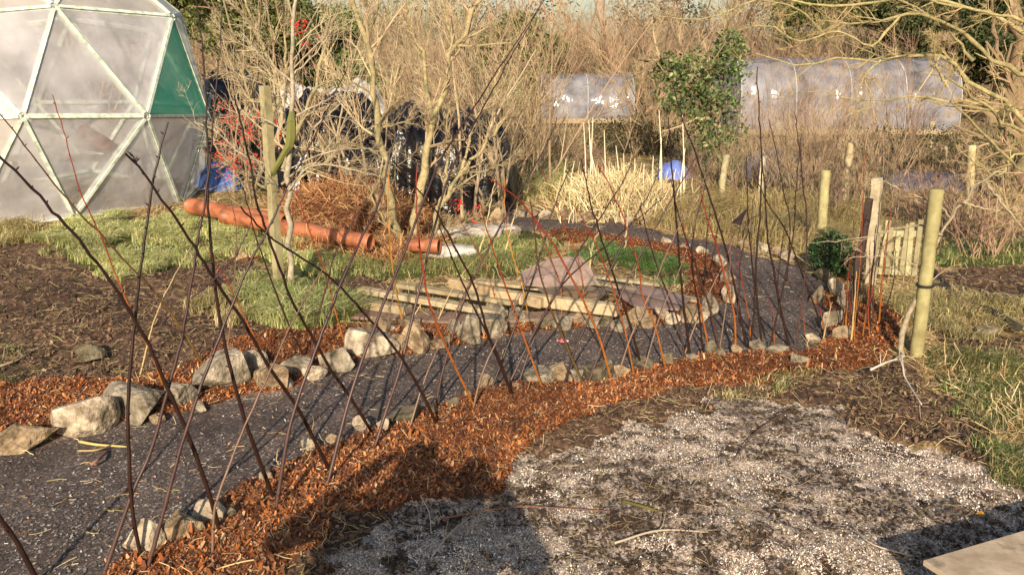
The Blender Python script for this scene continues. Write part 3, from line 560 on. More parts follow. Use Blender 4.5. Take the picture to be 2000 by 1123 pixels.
RODS = [  # (kind, line, radius mm, polyline foot->tip, label tail)
 ('D', 0, 15, [(78, 1130), (40, 1070), (0, 1010), (-60, 925), (-160, 790)], 'cut off by the left edge at the bottom corner'),
 ('D', 0, 12, [(278, 1095), (258, 990), (250, 800), (262, 640), (275, 520), (295, 380), (310, 300), (328, 240)], 'standing almost upright, its foot behind the pale bottom rock'),
 ('P', 0, 12, [(190, 1128), (257, 967), (298, 871), (337, 727), (355, 664), (374, 548), (399, 394), (411, 300), (421, 182), (431, 80), (434, -20)], 'rising to the top of the picture beside the green pane'),
 ('P', 0, 12, [(283, 1118), (323, 985), (359, 856), (405, 720), (441, 627), (486, 518), (521, 453), (560, 367), (600, 293), (657, 179), (680, 130)], 'leaning right, its foot at the pale bottom rock'),
 ('D', 0, 14, [(432, 1040), (405, 953), (366, 846), (323, 749), (292, 675), (262, 623), (202, 530), (127, 440), (93, 400), (21, 326), (-40, 275)], 'thick and leaning far left across the dome'),
 ('D', 0, 14, [(538, 975), (499, 878), (471, 795), (434, 650), (418, 535), (407, 403), (405, 300), (400, 160), (392, 80), (381, -20)], 'tallest upright one, in front of the green pane'),
 ('P', 0, 10, [(536, 1003), (560, 863), (582, 779), (621, 672), (667, 551), (721, 433), (745, 380), (774, 257)], 'its foot beside a lone orange chip'),
 ('T', 0, 7, [(414, 1093), (418, 1007), (430, 957), (482, 824), (531, 717), (567, 638), (610, 560), (642, 506)], 'thin one standing beside the wedge rock'),
 ('P', 0, 10, [(636, 950), (683, 777), (732, 636), (778, 522), (828, 391), (865, 305), (937, 193), (1000, 95), (1065, 0)], 'leaning right over the timber pile, left of a parallel one'),
 ('P', 0, 10, [(726, 878), (754, 803), (780, 725), (799, 647), (821, 558), (863, 387), (897, 300), (960, 180), (1040, 40), (1060, 0)], 'leaning right over the timber pile, right of a parallel one'),
 ('D', 0, 11, [(650, 921), (611, 853), (580, 795), (524, 713), (475, 627), (423, 552), (359, 451), (299, 362), (260, 312), (244, 303)], 'ending in a forked tip in front of the dome'),
 ('D', 0, 10, [(733, 847), (683, 774), (645, 720), (614, 665), (571, 590), (550, 533), (521, 453), (500, 392), (489, 321), (473, 250), (457, 187)], 'leaning left, its tip among the red berries'),
 ('D', 0, 10, [(857, 828), (828, 775), (778, 690), (721, 622), (639, 537), (550, 480), (521, 457), (492, 428), (468, 403)], 'leaning low to the left across the pale stake'),
 ('D', 1, 8, [(595, 700), (589, 686), (564, 635), (507, 485), (482, 392), (475, 367)], 'leaning left behind the grey flat rock'),
 ('R', 1, 7, [(680, 686), (653, 601), (639, 540), (618, 487), (582, 387), (572, 370)], 'red-tipped one left of the timber pile'),
 ('R', 0, 9, [(930, 795), (891, 720), (846, 615), (828, 540), (814, 433), (812, 380), (814, 320)], 'bright one in the centre rising from the mulch to the black sheeting'),
 ('T', 0, 7, [(921, 804), (940, 735), (970, 665), (1000, 610), (1040, 520)], 'short thin one beside the bright red central rod'),
 ('P', 0, 8, [(848, 797), (866, 720), (906, 586), (953, 487), (985, 428), (1017, 372), (1057, 303), (1090, 230)], 'leaning right towards the left polytunnel'),
 ('B', 1, 5, [(849, 636), (881, 569), (910, 527), (948, 487), (990, 440)], 'crossing the planks'),
 ('Y', 1, 7, [(789, 640), (771, 551), (760, 451), (757, 380), (761, 330)], 'upright one at the left of the timber pile'),
 ('D', 0, 9, [(1004, 774), (980, 720), (956, 661), (927, 562), (895, 495), (863, 433), (831, 387), (766, 313)], 'leaning left over the white sacks'),
 ('R', 0, 8, [(1062, 759), (1032, 683), (1001, 597), (980, 538), (961, 482), (945, 425), (940, 405)], 'its tip in front of the brick wedge'),
 ('G', 0, 8, [(1144, 752), (1110, 683), (1071, 591), (1049, 500), (1041, 428), (1034, 390)], 'crossing the right half of the planks'),
 ('P', 0, 7, [(1007, 752), (1039, 672), (1074, 594), (1114, 538), (1176, 487), (1226, 444), (1298, 383)], 'leaning low to the right over the green patch'),
 ('P', 0, 8, [(1144, 748), (1178, 668), (1210, 582), (1250, 500), (1290, 428), (1317, 380), (1360, 305)], 'leaning right, its foot shared with an olive-brown rod'),
 ('R', 0, 10, [(1198, 740), (1171, 661), (1142, 594), (1115, 540), (1082, 480), (1043, 426), (1007, 384), (956, 348)], 'long one leaning left across the pink board'),
 ('T', 0, 7, [(1201, 743), (1231, 661), (1262, 590), (1306, 487), (1333, 428), (1376, 348), (1390, 300)], 'leaning right, its foot at the dark tan stone'),
 ('D', 0, 12, [(1258, 717), (1231, 636), (1207, 565), (1182, 487), (1157, 408), (1145, 360), (1135, 310)], 'thick one crossing the bright green patch'),
 ('T', 0, 6, [(1255, 725), (1285, 629), (1310, 565), (1330, 520), (1357, 434), (1371, 353)], 'leaning right, its foot beside the thick dark rod'),
 ('R', 0, 8, [(1301, 717), (1281, 643), (1256, 580), (1248, 527), (1226, 450), (1197, 377), (1168, 321)], 'yellow-footed one bending left in front of the reeds'),
 ('D', 0, 10, [(1351, 700), (1335, 594), (1328, 520), (1324, 469), (1317, 380), (1311, 330), (1306, 230)], 'upright one in front of the blue sheet'),
 ('T', 0, 7, [(1331, 697), (1360, 629), (1392, 558), (1419, 502), (1443, 446), (1483, 419), (1521, 398)], 'bending right in front of the sunlit stones'),
 ('R', 0, 9, [(1390, 690), (1370, 611), (1352, 530), (1338, 460), (1333, 436)], 'bright one ending above the inner mulch'),
 ('T', 0, 6, [(1402, 693), (1413, 630), (1424, 540), (1430, 420), (1442, 330)], 'upright one between two bright rods'),
 ('R', 0, 10, [(1438, 687), (1434, 617), (1417, 548), (1398, 475), (1382, 430), (1371, 387), (1369, 365)], 'orange-footed one with a thickened base'),
 ('D', 0, 12, [(1461, 676), (1441, 590), (1421, 499), (1401, 430), (1385, 382), (1361, 307), (1340, 255), (1312, 160)], 'thick one leaning left towards the ivy tree'),
 ('D', 0, 8, [(1465, 676), (1474, 590), (1468, 500), (1462, 443), (1460, 387), (1458, 307)], 'upright one with a scrap of dark cloth on it'),
 ('P', 0, 7, [(1427, 687), (1442, 601), (1446, 510), (1462, 443), (1475, 380)], 'its foot left of the orange-footed rod'),
 ('D', 0, 9, [(1490, 673), (1476, 542), (1484, 430), (1486, 380), (1488, 307), (1481, 200), (1479, 130)], 'tall upright one reaching over the right polytunnel'),
 ('D', 0, 11, [(1545, 673), (1521, 585), (1510, 520), (1500, 470), (1494, 374), (1488, 302)], 'thick one leaning left over the dark path'),
 ('P', 0, 7, [(1552, 673), (1564, 604), (1572, 537), (1576, 430), (1570, 374), (1558, 267), (1552, 220)], 'upright one at the far right of the path'),
 ('D', 1, 7, [(1537, 548), (1543, 435), (1532, 382), (1516, 296), (1502, 235)], 'rising from the far part of the path'),
 ('D', 1, 5, [(1518, 560), (1526, 490), (1537, 430), (1570, 375)], 'thin one behind the thick path rods'),
 ('D', 0, 7, [(1612, 655), (1592, 600), (1569, 542), (1537, 457), (1521, 430), (1494, 387), (1470, 325)], 'rightmost one leaning left from the end rocks'),
 ('R', 0, 5, [(1514, 667), (1510, 617), (1500, 588)], 'short shoot, left one of the three at the path end'),
 ('R', 0, 5, [(1577, 659), (1569, 622), (1558, 588)], 'short shoot, middle one of the three at the path end'),
 ('R', 0, 6, [(1614, 646), (1601, 604), (1586, 580)], 'short shoot, right one of the three at the path end'),
 ('B', 0, 5, [(1606, 665), (1616, 625), (1626, 590)], 'short one beside the end rocks'),
 ('R', 0, 6, [(1468, 660), (1462, 617), (1450, 555), (1436, 489)], 'magenta-tinged one over the dark path'),
 ('R', 1, 6, [(1097, 630), (1095, 560), (1068, 487), (1045, 430), (1035, 395)], 'dull one rising behind the thick beam'),
 ('R', 1, 5, [(975, 616), (969, 591), (945, 514), (902, 436), (890, 420)], 'thin one rising behind the front planks'),
 ('Y', 1, 5, [(1034, 628), (1028, 597), (1017, 546), (1001, 498), (988, 439), (985, 350)], 'yellow-green one rising through the planks'),
 ('D', 1, 7, [(1375, 559), (1378, 500), (1383, 440), (1389, 393)], 'left one of the pair in the inner mulch'),
 ('D', 1, 6, [(1381, 552), (1395, 487), (1410, 407)], 'right one of the pair in the inner mulch'),
 ('R', 1, 7, [(1146, 620), (1143, 596), (1130, 508), (1109, 460), (1090, 407), (1058, 332)], 'rising left of the bright green patch'),
 ('B', 1, 6, [(269, 736), (299, 634), (329, 560), (374, 481)], 'leaning right over the bare soil'),
 ('R', 1, 7, [(322, 762), (300, 700), (258, 612), (224, 530), (195, 455), (160, 383), (125, 262), (103, 187)], 'slender one against the dome'),
 ('G', 1, 8, [(400, 715), (360, 650), (299, 567), (242, 508), (192, 451), (164, 426), (96, 347), (0, 223), (-50, 170)], 'leaning left in front of the dome above the soil bed'),
 ('R', 1, 6, [(522, 706), (489, 642), (460, 582), (438, 541), (410, 500), (395, 470)], 'thin one over the brown soil'),
 ('T', 1, 5, [(440, 702), (445, 672), (456, 575), (462, 464), (453, 403), (421, 303)], 'upright one left of the pale stake'),
 ('P', 1, 7, [(606, 700), (614, 645), (639, 553), (653, 499), (681, 449), (717, 385)], 'leaning right over the orange pipe'),
 ('P', 0, 8, [(985, 766), (1040, 655), (1094, 560), (1133, 487), (1184, 407), (1221, 348), (1240, 300)], 'leaning right from the long flat stone towards the reeds'),
 ('D', 0, 8, [(955, 772), (1005, 640), (1030, 575), (1050, 514), (1087, 391), (1117, 324)], 'steep one leaning right past the pink board'),
 ('D', 0, 7, [(1376, 696), (1364, 600), (1352, 520), (1354, 460), (1370, 388), (1384, 330)], 'slightly bowed one beside the bright red rod of the inner mulch'),
 ('R', 0, 7, [(1240, 732), (1222, 650), (1195, 560), (1160, 470), (1120, 400)], 'dull one leaning left across the thick dark rod'),
 ('P', 0, 7, [(1340, 706), (1322, 620), (1290, 540), (1262, 450), (1250, 400)], 'leaning left in front of the bright green patch'),
 ('D', 0, 8, [(1100, 757), (1120, 690), (1165, 590), (1205, 500), (1255, 400), (1290, 330)], 'leaning right from beside the squarish stone'),
 ('P', 0, 7, [(1410, 695), (1385, 600), (1352, 500), (1325, 420), (1310, 350)], 'leaning left out of the mulch near the orange-footed rod'),
 ('D', 0, 7, [(1500, 682), (1530, 560), (1550, 450), (1556, 350), (1566, 260)], 'leaning slightly right over the dark path'),
 ('T', 0, 7, [(795, 838), (830, 740), (870, 650), (915, 560), (955, 500)], 'leaning right beside the mossy rock'),
 ('D', 0, 8, [(1003, 776), (975, 700), (930, 610), (890, 520), (858, 440)], 'parallel twin of the dark rod over the white sacks'),
 ('T', 1, 5, [(752, 660), (763, 600), (775, 530), (780, 470)], 'thin one at the left plank ends'),
]
def rodmesh(pts, r0, kind, seed):
    rg = np.random.default_rng(seed); n = max(10, len(pts) * 5); q = spline(pts, n); L_ = np.linalg.norm(q[-1] - q[0])
    q = q + rg.normal(size=q.shape) * .0034 * np.linspace(0, 1, n)[:, None]
    R = r0 * (1 - (.60 if L_ < 2.6 else .80) * np.linspace(0, 1, n) ** 1.1); R = R * (1 + .10 * (np.arange(n) % 4 == 0))
    V, Q = tubes(q[None], R[None], 8); c0, c1 = np.array(C_[kind][0]), np.array(C_[kind][1]); t = np.clip(np.linspace(-.1, 1.5, n), 0, 1)[:, None]
    col = np.repeat(c0 * (1 - t) + c1 * t, 8, 0)
    mb = MB(); mb.add(V, Q, None, col)
    # buds on alternate sides
    for k in range(2, n - 1, 2):
        a = rg.uniform(0, 6.28); d = np.array([math.cos(a), math.sin(a), .9]); p = q[k] + np.array([math.cos(a), math.sin(a), 0]) * R[k] * .8
        mb.tube([p, p + d * .008, p + d * .015], [.0028, .0034, .0006], 4, col[k * 8] * .6)
    return mb, q
ROOTS = []
for i, (kd, line, rmm, pl, tail) in enumerate(RODS):
    Ln = NEAR if line == 0 else FARL; f = P(*pl[0]); f[2] = float(ground_z(f[0], f[1]))
    seg = np.argmin(np.linalg.norm((Ln[:-1] + Ln[1:]) / 2 - f[:2], axis=1)); tg = unit(Ln[min(seg + 1, len(Ln) - 1)] - Ln[max(seg - 1, 0)])
    view = unit(f[:2]); 
    if abs(tg[0] * view[1] - tg[1] * view[0]) < .55: tg = unit(tg + np.array([.7, -.2]))
    pts = [f + np.array([0, 0, -.05])] + [onplane(px, py, f, tg) for px, py in pl[1:]]
    e = empty('willow_rod', f, f"{NM[kd]} willow rod {tail}", 'willow rod', 'willow rods pushed into the bark mulch as a living fence')
    mb, q = rodmesh(pts, (rmm + 1.2) / 1000. * (.80 if rmm >= 12 else (.88 if kd in 'RT' else 1.0)), kd, i); mb.build('rod_stem', M['rod'], e, smooth=True)
    if i in (2, 10):
        sp = [(374, 582), (419, 545), (464, 492), (490, 436)] if i == 2 else [(268, 322), (262, 310), (256, 297)]
        mb2, _ = rodmesh([onplane(px, py, f, tg) for px, py in sp], .005 if i == 2 else .004, kd, 90 + i); mb2.build('side_shoot', M['rod'], e, smooth=True)
    if i == 36:
        g = onplane(1452, 425, f, tg); mb2 = MB(); g0 = g
        yy, xx = np.meshgrid(np.linspace(0, 1, 7), np.linspace(0, 1, 5), indexing='ij'); V = np.stack([g0[0] + .03 - .11 * yy * xx - .05 * yy, g0[1] + .02 * np.sin(7 * xx + 3 * yy) + 0 * yy, g0[2] + .06 - .15 * yy + .03 * xx], -1).reshape(-1, 3)
        I = np.arange(35).reshape(7, 5); Q = np.stack([I[:-1, :-1], I[:-1, 1:], I[1:, 1:], I[1:, :-1]], -1).reshape(-1, 4); V2 = np.concatenate([V, V + [0, .006, 0]]); V2 = g0 + (V2 - g0) * .75; mb2.add(V2, np.concatenate([Q, Q[:, ::-1] + 35]), None, (.022, .012, .016)); mb2.build('cloth_scrap', M['chip'], e)
# the upright bunch at the right end
BX = [(1652, 640, 1662, 500), (1660, 655, 1668, 430), (1668, 648, 1688, 300), (1675, 640, 1692, 420), (1684, 660, 1700, 470), (1690, 640, 1722, 380), (1698, 650, 1712, 440), (1704, 636, 1736, 430), (1710, 628, 1708, 500), (1716, 640, 1742, 400), (1640, 650, 1652, 560), (1672, 668, 1655, 560), (1662, 672, 1672, 530), (1700, 664, 1705, 560), (1722, 622, 1748, 470)]
for i, (x0, y0, x1, y1) in enumerate(BX):
    f = P(x0, y0); f[2] = float(ground_z(f[0], f[1])); t = onplane(x1, y1, f, (1, .2)); kd = 'RPRDRPDPTRTRBRT'[i]
    e = empty('willow_rod', f, f"{NM[kd]} upright rod, {(ords + ['fourteenth', 'fifteenth'])[sorted(range(15), key=lambda q: BX[q][0]).index(i)]} from left in the bunch near the gate", 'willow rod', 'upright willow rods bunched at the right end of the bed')
    mid = (f + t) / 2 + rng.normal(size=3) * .03; mb, q = rodmesh([f - [0, 0, .05], mid, t], .006 + .003 * (i % 3 == 0), kd, 200 + i)
    mb.build('rod_stem', M['rod'], e, smooth=True)

# ---------------------------------------------------------------- posts, stakes, gate
def post(name, base, top, wpx, label, rnd=False, col=(.42, .37, .20), group=None, yoff=0, parts=None, depth=None):
    f = P(*base) if depth is None else atdepth(base[0], base[1], depth); t = onplane(top[0], top[1], f, (1, 0)); dep = f[1] * CP + (CAM_H - f[2]) * SP; wd = wpx * dep / F_
    e = empty(name, f, label, 'post' if 'stake' not in name else 'stake', group)
    mb = MB(); a = f - np.array([0, 0, .15]); n = 14; q = spline([a, t], n); rg = np.random.default_rng(int(base[0])); q[1:-1] += rg.normal(size=(n - 2, 3)) * wd * .03
    R = np.full(n, wd / 2) * (1 + rg.normal(size=n) * .02)
    V, Q = tubes(q[None], R[None] * (1 if rnd else 1.12), 12 if rnd else 4)
    s = 12 if rnd else 4; c = np.array(col)[None] * (1 + rg.uniform(-.12, .12, (n * s, 1)))
    topd = unit(q[-1] - q[-2]); cap = q[-1] + topd * wd * (.03 if not rnd else .02)
    V = np.concatenate([V, [cap]]); T = [[n * s, n * s - s + k, n * s - s + (k + 1) % s] for k in range(s)]
    mb.add(V, Q, T, np.concatenate([c, np.array(col)[None] * 1.1])); mb.build('shaft', M['timber'], e, smooth=rnd)
    return e, q, wd
FP = 'weathered posts of the far fence'
pst, pq, pw = post('stake', (546, 568), (517, 168), 19, 'tall square pale stake beside the young tree', col=(.32, .29, .17))
rs, rq, rw = post('stake', (1790, 694), (1830, 370), 25, 'tall round sunlit stake with a black tie at the right', True, col=(.31, .285, .14))
mb = MB(); k = 7; c0 = rq[k] * .4 + rq[6] * .6
th = np.linspace(0, 2 * np.pi, 15); ring = c0 + np.stack([np.cos(th) * rw * .56, np.sin(th) * rw * .56, np.zeros(15)], -1); mb.tube(ring, .012, 6)
mb.tube([c0 + [rw * .5, 0, 0], c0 + [rw * 1.1, 0, .01], c0 + [rw * 1.5, 0, .0]], .012, 6)
mb.build('tie', M['rubber'], rs)
post('fence_post', (1602, 490), (1613, 333), 18, 'thick yellowish post standing left of the dark bush', True, (.36, .33, .17), FP)
post('fence_post', (1640, 415), (1663, 278), 14, 'slim post leaning right behind the thick yellowish one', True, (.46, .38, .24), FP)
post('fence_post', (1700, 562), (1713, 348), 20, 'square-topped grey post behind the bunch of rods', False, (.44, .38, .27), FP)
post('fence_post', (1404, 400), (1419, 303), 13, 'greyish leaning post right of the blue sheet', True, (.42, .38, .24), FP)
post('fence_post', (1484, 395), (1492, 304), 10, 'narrow white-topped post in front of the lilac sheet', False, (.6, .54, .4), FP)
post('fence_post', (1893, 425), (1899, 284), 14, 'upright post alone in the dead grass at the right', True, (.48, .43, .24), FP)
post('fence_post', (1760, 350), (1762, 272), 6, 'thin dark post beyond the gate', True, (.10, .08, .05), FP)
post('fence_post', (1842, 350), (1848, 280), 7, 'thin pale post right of the lilac cover', True, (.40, .34, .2), FP)
post('fence_post', (1815, 290), (1821, 238), 9, 'short post close under the right polytunnel', True, (.45, .38, .25), FP)
post('fence_post', (1730, 272), (1733, 240), 6, 'smallest post, in front of the right polytunnel', True, (.45, .38, .25), FP)
post('fence_post', (1663, 610), (1698, 388), 15, 'blackened leaning stake within the bunch of rods', False, (.06, .04, .035), FP)
g0 = P(1702, 540); g1 = P(1788, 545)
gt_ = empty('garden_gate', (g0 + g1) / 2, 'small grey wooden picket gate standing behind the bunch of rods', 'gate')
gu = unit(g1 - g0); Lg = np.linalg.norm(g1 - g0); hg = 105 * (g0[1] / F_)
gcol = (.36, .33, .20)
for zf, th_ in ((.12, .09), (.83, .07)):
    mb = MB(); mb.beam(g0 + [0, .02, hg * zf], g1 + [0, .02, hg * zf + .02], .03, th_, col=gcol); mb.build('rail', M['timber'], gt_)
for k in range(7):
    p = g0 + gu * Lg * (k + .3) / 6.6; lean = .02 * math.sin(k * 2.1); mb = MB()
    mb.beam(p + [0, 0, .03], p + [lean, 0, hg * (1.0 + .1 * math.sin(k * 1.7)) + (.12 if k == 6 else 0)], .055, .022, up=(0, -1, 0), col=np.array(gcol) * (.8 + .3 * (k % 2))); mb.build('picket', M['timber'], gt_)
mb = MB(); mb.beam(g0 + gu * Lg * .1 + [0, .045, hg * .12], g1 - gu * Lg * .1 + [0, .045, hg * .83], .02, .06, up=(0, -1, 0), col=gcol); mb.build('brace', M['timber'], gt_)

# ---------------------------------------------------------------- geodesic dome
DC = np.array([-7.635, 13.648, 1.622]); DR = 2.844; DAZ = 43.09
def icodome():
    def v(lat, az): a = rad(az + DAZ); return DC + DR * np.array([math.cos(rad(lat)) * math.sin(a), -math.cos(rad(lat)) * math.cos(a), math.sin(rad(lat))])
    O = [v(90, 0)] + [v(26.565, 36 + 72 * k) for k in range(5)] + [v(-26.565, 72 * k) for k in range(5)] + [v(-90, 0)]
    Fc = []
    for k in range(5):
        a, b = 1 + k, 1 + (k + 1) % 5; c, d = 6 + k, 6 + (k + 1) % 5       # upper k sits between lower k and k+1
        Fc += [(0, a, b), (a, c, d), (a, d, b), (11, c, d)]
    V = list(O); mid = {}
    def m(i, j):
        q = (min(i, j), max(i, j))
        if q not in mid: p = (O[i] + O[j]) / 2 - DC; V.append(DC + p / np.linalg.norm(p) * DR); mid[q] = len(V) - 1
        return mid[q]
    T = []
    for (a, b, c) in Fc:
        x, y, z = m(a, b), m(b, c), m(c, a); T += [(a, x, z), (b, y, x), (c, z, y), (x, y, z)]
    V = np.array(V); T = [t for t in T if all(V[i][2] > DC[2] - .56 * DR for i in t)]
    # this home-built dome is a little irregular: hubs stand where they stand
    for lat, az, px, py in ((0, -18, 45, 228), (0, 18, 287, 227), (0, 54, 408, 226), (31.72, 0, 107, 13), (26.57, 36, 337, 32), (-26.57, 0, 145, 424), (-31.72, 36, 353, 405)):
        q = v(lat, az); i = np.argmin(np.linalg.norm(V - q, axis=1)); V[i] = atdepth(px, py, V[i][1])
    return V, T
DV, DT = icodome()
dome = empty('geodesic_dome', (DC[0], DC[1], .2), 'big geodesic dome greenhouse of milky sheeting on pale green struts, one pane green', 'greenhouse')
edges = sorted({tuple(sorted((t[i], t[(i + 1) % 3]))) for t in DT for i in range(3)})
cnt = {e: sum(1 for t in DT if e[0] in t and e[1] in t) for e in edges}
for e in edges:
    a, b = DV[e[0]], DV[e[1]]; n = unit((a + b) / 2 - DC); mb = MB(); d = unit(b - a)
    mb.beam(a + d * .03 - n * .035, b - d * .03 - n * .035, .075, .06, up=n, col=(1, 1, 1)); tg_ = .55 + .5 * random.random(); mb.beam(a + d * .05 + n * .012, b - d * .05 + n * .012, .045, .018, up=n, col=(.95 * tg_, .98 * tg_, .88 * tg_))
    o = mb.build('strut', M['white_paint'], dome)
for t in DT:
    P3 = DV[list(t)]; c = P3.mean(0); n = unit(c - DC); green = np.linalg.norm(P3 - DV[[np.argmin(np.linalg.norm(DV - atdepth(337, 32, DV[:, 1].mean()), axis=1))] * 3], axis=1).min() < -1
    pts = c + (P3 - c) * .985 + n * .002
    # sag each pane slightly: subdivide
    N_ = 6; V = []; ix = {}
    for i in range(N_ + 1):
        for j in range(N_ + 1 - i):
            u, w_ = i / N_, j / N_; q = pts[0] * (1 - u - w_) + pts[1] * u + pts[2] * w_; s_ = 27 * u * w_ * (1 - u - w_)
            ix[(i, j)] = len(V); V.append(q - n * .02 * s_ * (1 + .5 * math.sin(7 * u + 5 * w_)))
    Ts = []
    for i in range(N_):
        for j in range(N_ - i):
            Ts.append((ix[(i, j)], ix[(i + 1, j)], ix[(i, j + 1)]))
            if i + j < N_ - 1: Ts.append((ix[(i + 1, j)], ix[(i + 1, j + 1)], ix[(i, j + 1)]))
    V = np.array(V); Ts = np.array(Ts)
    px_ = 1000 + F_ * c[0] / (c[1] * CP - (c[2] - CAM_H) * SP); py_ = 561.5 - F_ * (c[1] * SP + (c[2] - CAM_H) * CP) / (c[1] * CP - (c[2] - CAM_H) * SP)
    isg = c[1] < DC[1] and abs(px_ - 344) < 28 and abs(py_ - 162) < 40
    o = mk('pane', V, Ts, M['green_film' if isg else ('film', 'film_b', 'film_c')[int(abs(c[0] * 37 + c[2] * 91)) % 3]], dome, smooth=True)
    if isg: o['label'] = 'translucent green triangular pane'
base = [i for i in range(len(DV)) if DV[i][2] < DC[2] - .3 * DR]
base.sort(key=lambda i: math.atan2(DV[i][0] - DC[0], DV[i][1] - DC[1]))
mbp = MB(); mbs = MB()
for k in range(len(base)):
    a, b = DV[base[k]], DV[base[(k + 1) % len(base)]]
    for q in (a, b): pass
    ga, gb = a.copy(), b.copy(); ga[2] = gb[2] = -.1; n = unit(np.cross(b - a, [0, 0, 1.])); n = n if n.dot((a + b) / 2 - DC) > 0 else -n
    V = [a - [0, 0, .03], b - [0, 0, .03], gb, ga]; V = V + [v - n * .04 for v in V]
    mbp.add(V, [[0, 1, 2, 3], [7, 6, 5, 4], [0, 4, 5, 1], [1, 5, 6, 2], [3, 2, 6, 7], [0, 3, 7, 4]])
    mbs.beam(a - [0, 0, .02] + n * .02, b - [0, 0, .02] + n * .02, .06, .05, col=(.28, .25, .17))
mbp.build('plinth', M['plinth'], dome); mbs.build('sill', M['timber'], dome)
# things stored in the dome, seen as dim shapes
tb = empty('staging_bench', (-6.7, 13.0, .2), 'wooden staging bench inside the dome behind the milky panes', 'bench')
mb = MB(); mb.box((-6.7, 13.0, .95), 2.2, .6, .04, col=(.30, .22, .14)); mb.build('bench_top', M['timber'], tb)
for sx in (-1, 1):
    for sy in (-1, 1): mb = MB(); mb.box((-6.7 + sx * 1.0, 13.0 + sy * .25, .56), .06, .06, .74, col=(.30, .22, .14)); mb.build('leg', M['timber'], tb)
V, T, _ = rock_mesh(np.random.default_rng(1), 1.3, .9, .8, np.array([-8.2, 12.4, .75]), 0, 5, 3); tag(mk('compost_bag', V, T, M['sack'], smooth=True), 'pale lumpy sack inside the dome at the left', 'sack')
V, T, _ = rock_mesh(np.random.default_rng(2), .6, .4, .5, np.array([-6.3, 13.0, 1.2]), 0, 6, 3); tag(mk('storage_tub', V, T, M['pipe'], smooth=True), 'dull terracotta tub on the bench inside the dome', 'tub')

# ---------------------------------------------------------------- timber pile and boards
TG = 'boards heaped beside the path'; woods = [(.42, .345, .23), (.35, .28, .18), (.28, .23, .165), (.22, .16, .125)]
def plank(ax, ay, bx, by, za, zb, wd, th, col, label, upv=(0, 0, 1)):
    a, b = P(ax, ay, za), P(bx, by, zb); mb = MB(); e = None
    n = 1; mb.beam(a, b, wd, th, up=upv, col=col, bev=.1); o = mb.build('plank', M['timber'], None); tag(o, label, 'plank', TG); return o
plank(690, 612, 1010, 628, .04, .04, .30, .03, (.22, .15, .12), 'wide brown board lying lowest at the front left of the pile')
plank(700, 592, 800, 606, .10, .10, .12, .08, woods[1], 'short block with a notch under the left end of the front plank')
plank(985, 622, 1180, 610, .07, .07, .22, .03, (.24, .18, .14), 'brown board lying lowest at the front right of the pile')
plank(703, 566, 988, 614, .17, .15, .10, .055, woods[0], 'long pale front plank with a nail hole near its left end')
plank(775, 556, 1010, 592, .16, .16, .11, .04, (.34, .28, .17), 'greyer plank just behind the long pale front plank')
plank(880, 552, 1060, 592, .20, .18, .09, .10, (.38, .29, .18), 'squared beam lying behind the grey plank, its end cut clean')
plank(960, 575, 1208, 606, .19, .17, .11, .11, (.46, .36, .23), 'thickest pale beam at the front right of the pile')
plank(930, 548, 1100, 566, .18, .2, .15, .03, (.44, .36, .22), 'thin board at the back of the pile under the pink board')
plank(1120, 545, 1372, 588, .12, .06, .10, .03, (.33, .28, .19), 'thin grey batten reaching to the right tip of the pile')
plank(1060, 590, 1215, 600, .12, .12, .08, .03, (.18, .12, .09), 'dark slat under the thickest beam')
plank(1180, 562, 1330, 600, .11, .08, .06, .03, (.12, .09, .08), 'narrow black batten at the right of the pile')
plank(1130, 536, 1290, 556, .10, .10, .08, .025, (.40, .34, .22), 'short pale lath along the edge of the green patch')
def sheet(pts, zs, th, col, label, mat='timber', name='plywood_sheet', cat='board'):
    T_ = [P(x, y, z) for (x, y), z in zip(pts, zs)]; n = len(T_); c = np.mean(T_, 0); mb = MB()
    V = np.array(T_ + [p - [0, 0, th] for p in T_]); Q = [[i, (i + 1) % n, n + (i + 1) % n, n + i][::-1] for i in range(n)]
    V = np.concatenate([V, [c, c - [0, 0, th]]]); T = [[2 * n, i, (i + 1) % n] for i in range(n)] + [[2 * n + 1, n + (i + 1) % n, n + i] for i in range(n)]
    mb.add(V, Q, T, col); o = mb.build(name, M[mat]); tag(o, label, cat, None); return o
sheet([(1012, 552), (1020, 530), (1070, 506), (1135, 500), (1150, 518), (1168, 552), (1100, 562)], [.30, .34, .42, .44, .38, .26, .22], .02, (.30, .225, .20), 'dusty pink sheet of board lying tilted on top of the timber pile')
sheet([(1190, 565), (1260, 556), (1350, 582), (1325, 604), (1240, 598)], [.10, .12, .10, .08, .06], .015, (.24, .17, .16), 'mauve-brown sheet of board lying at the right of the pile')
sheet([(1050, 562), (1140, 556), (1190, 566), (1170, 582), (1080, 582)], [.24, .24, .18, .18, .2], .02, (.15, .12, .09), 'dark rotten board between the pink board and the thickest beam')
tag(mk('rotten_log', *rock_mesh(np.random.default_rng(6), .55, .16, .12, P(1120, 572, .22), .1, 6, 3)[:2], M['timber'], col=(.13, .09, .06)), 'short dark rotten log end on the pile', 'log')

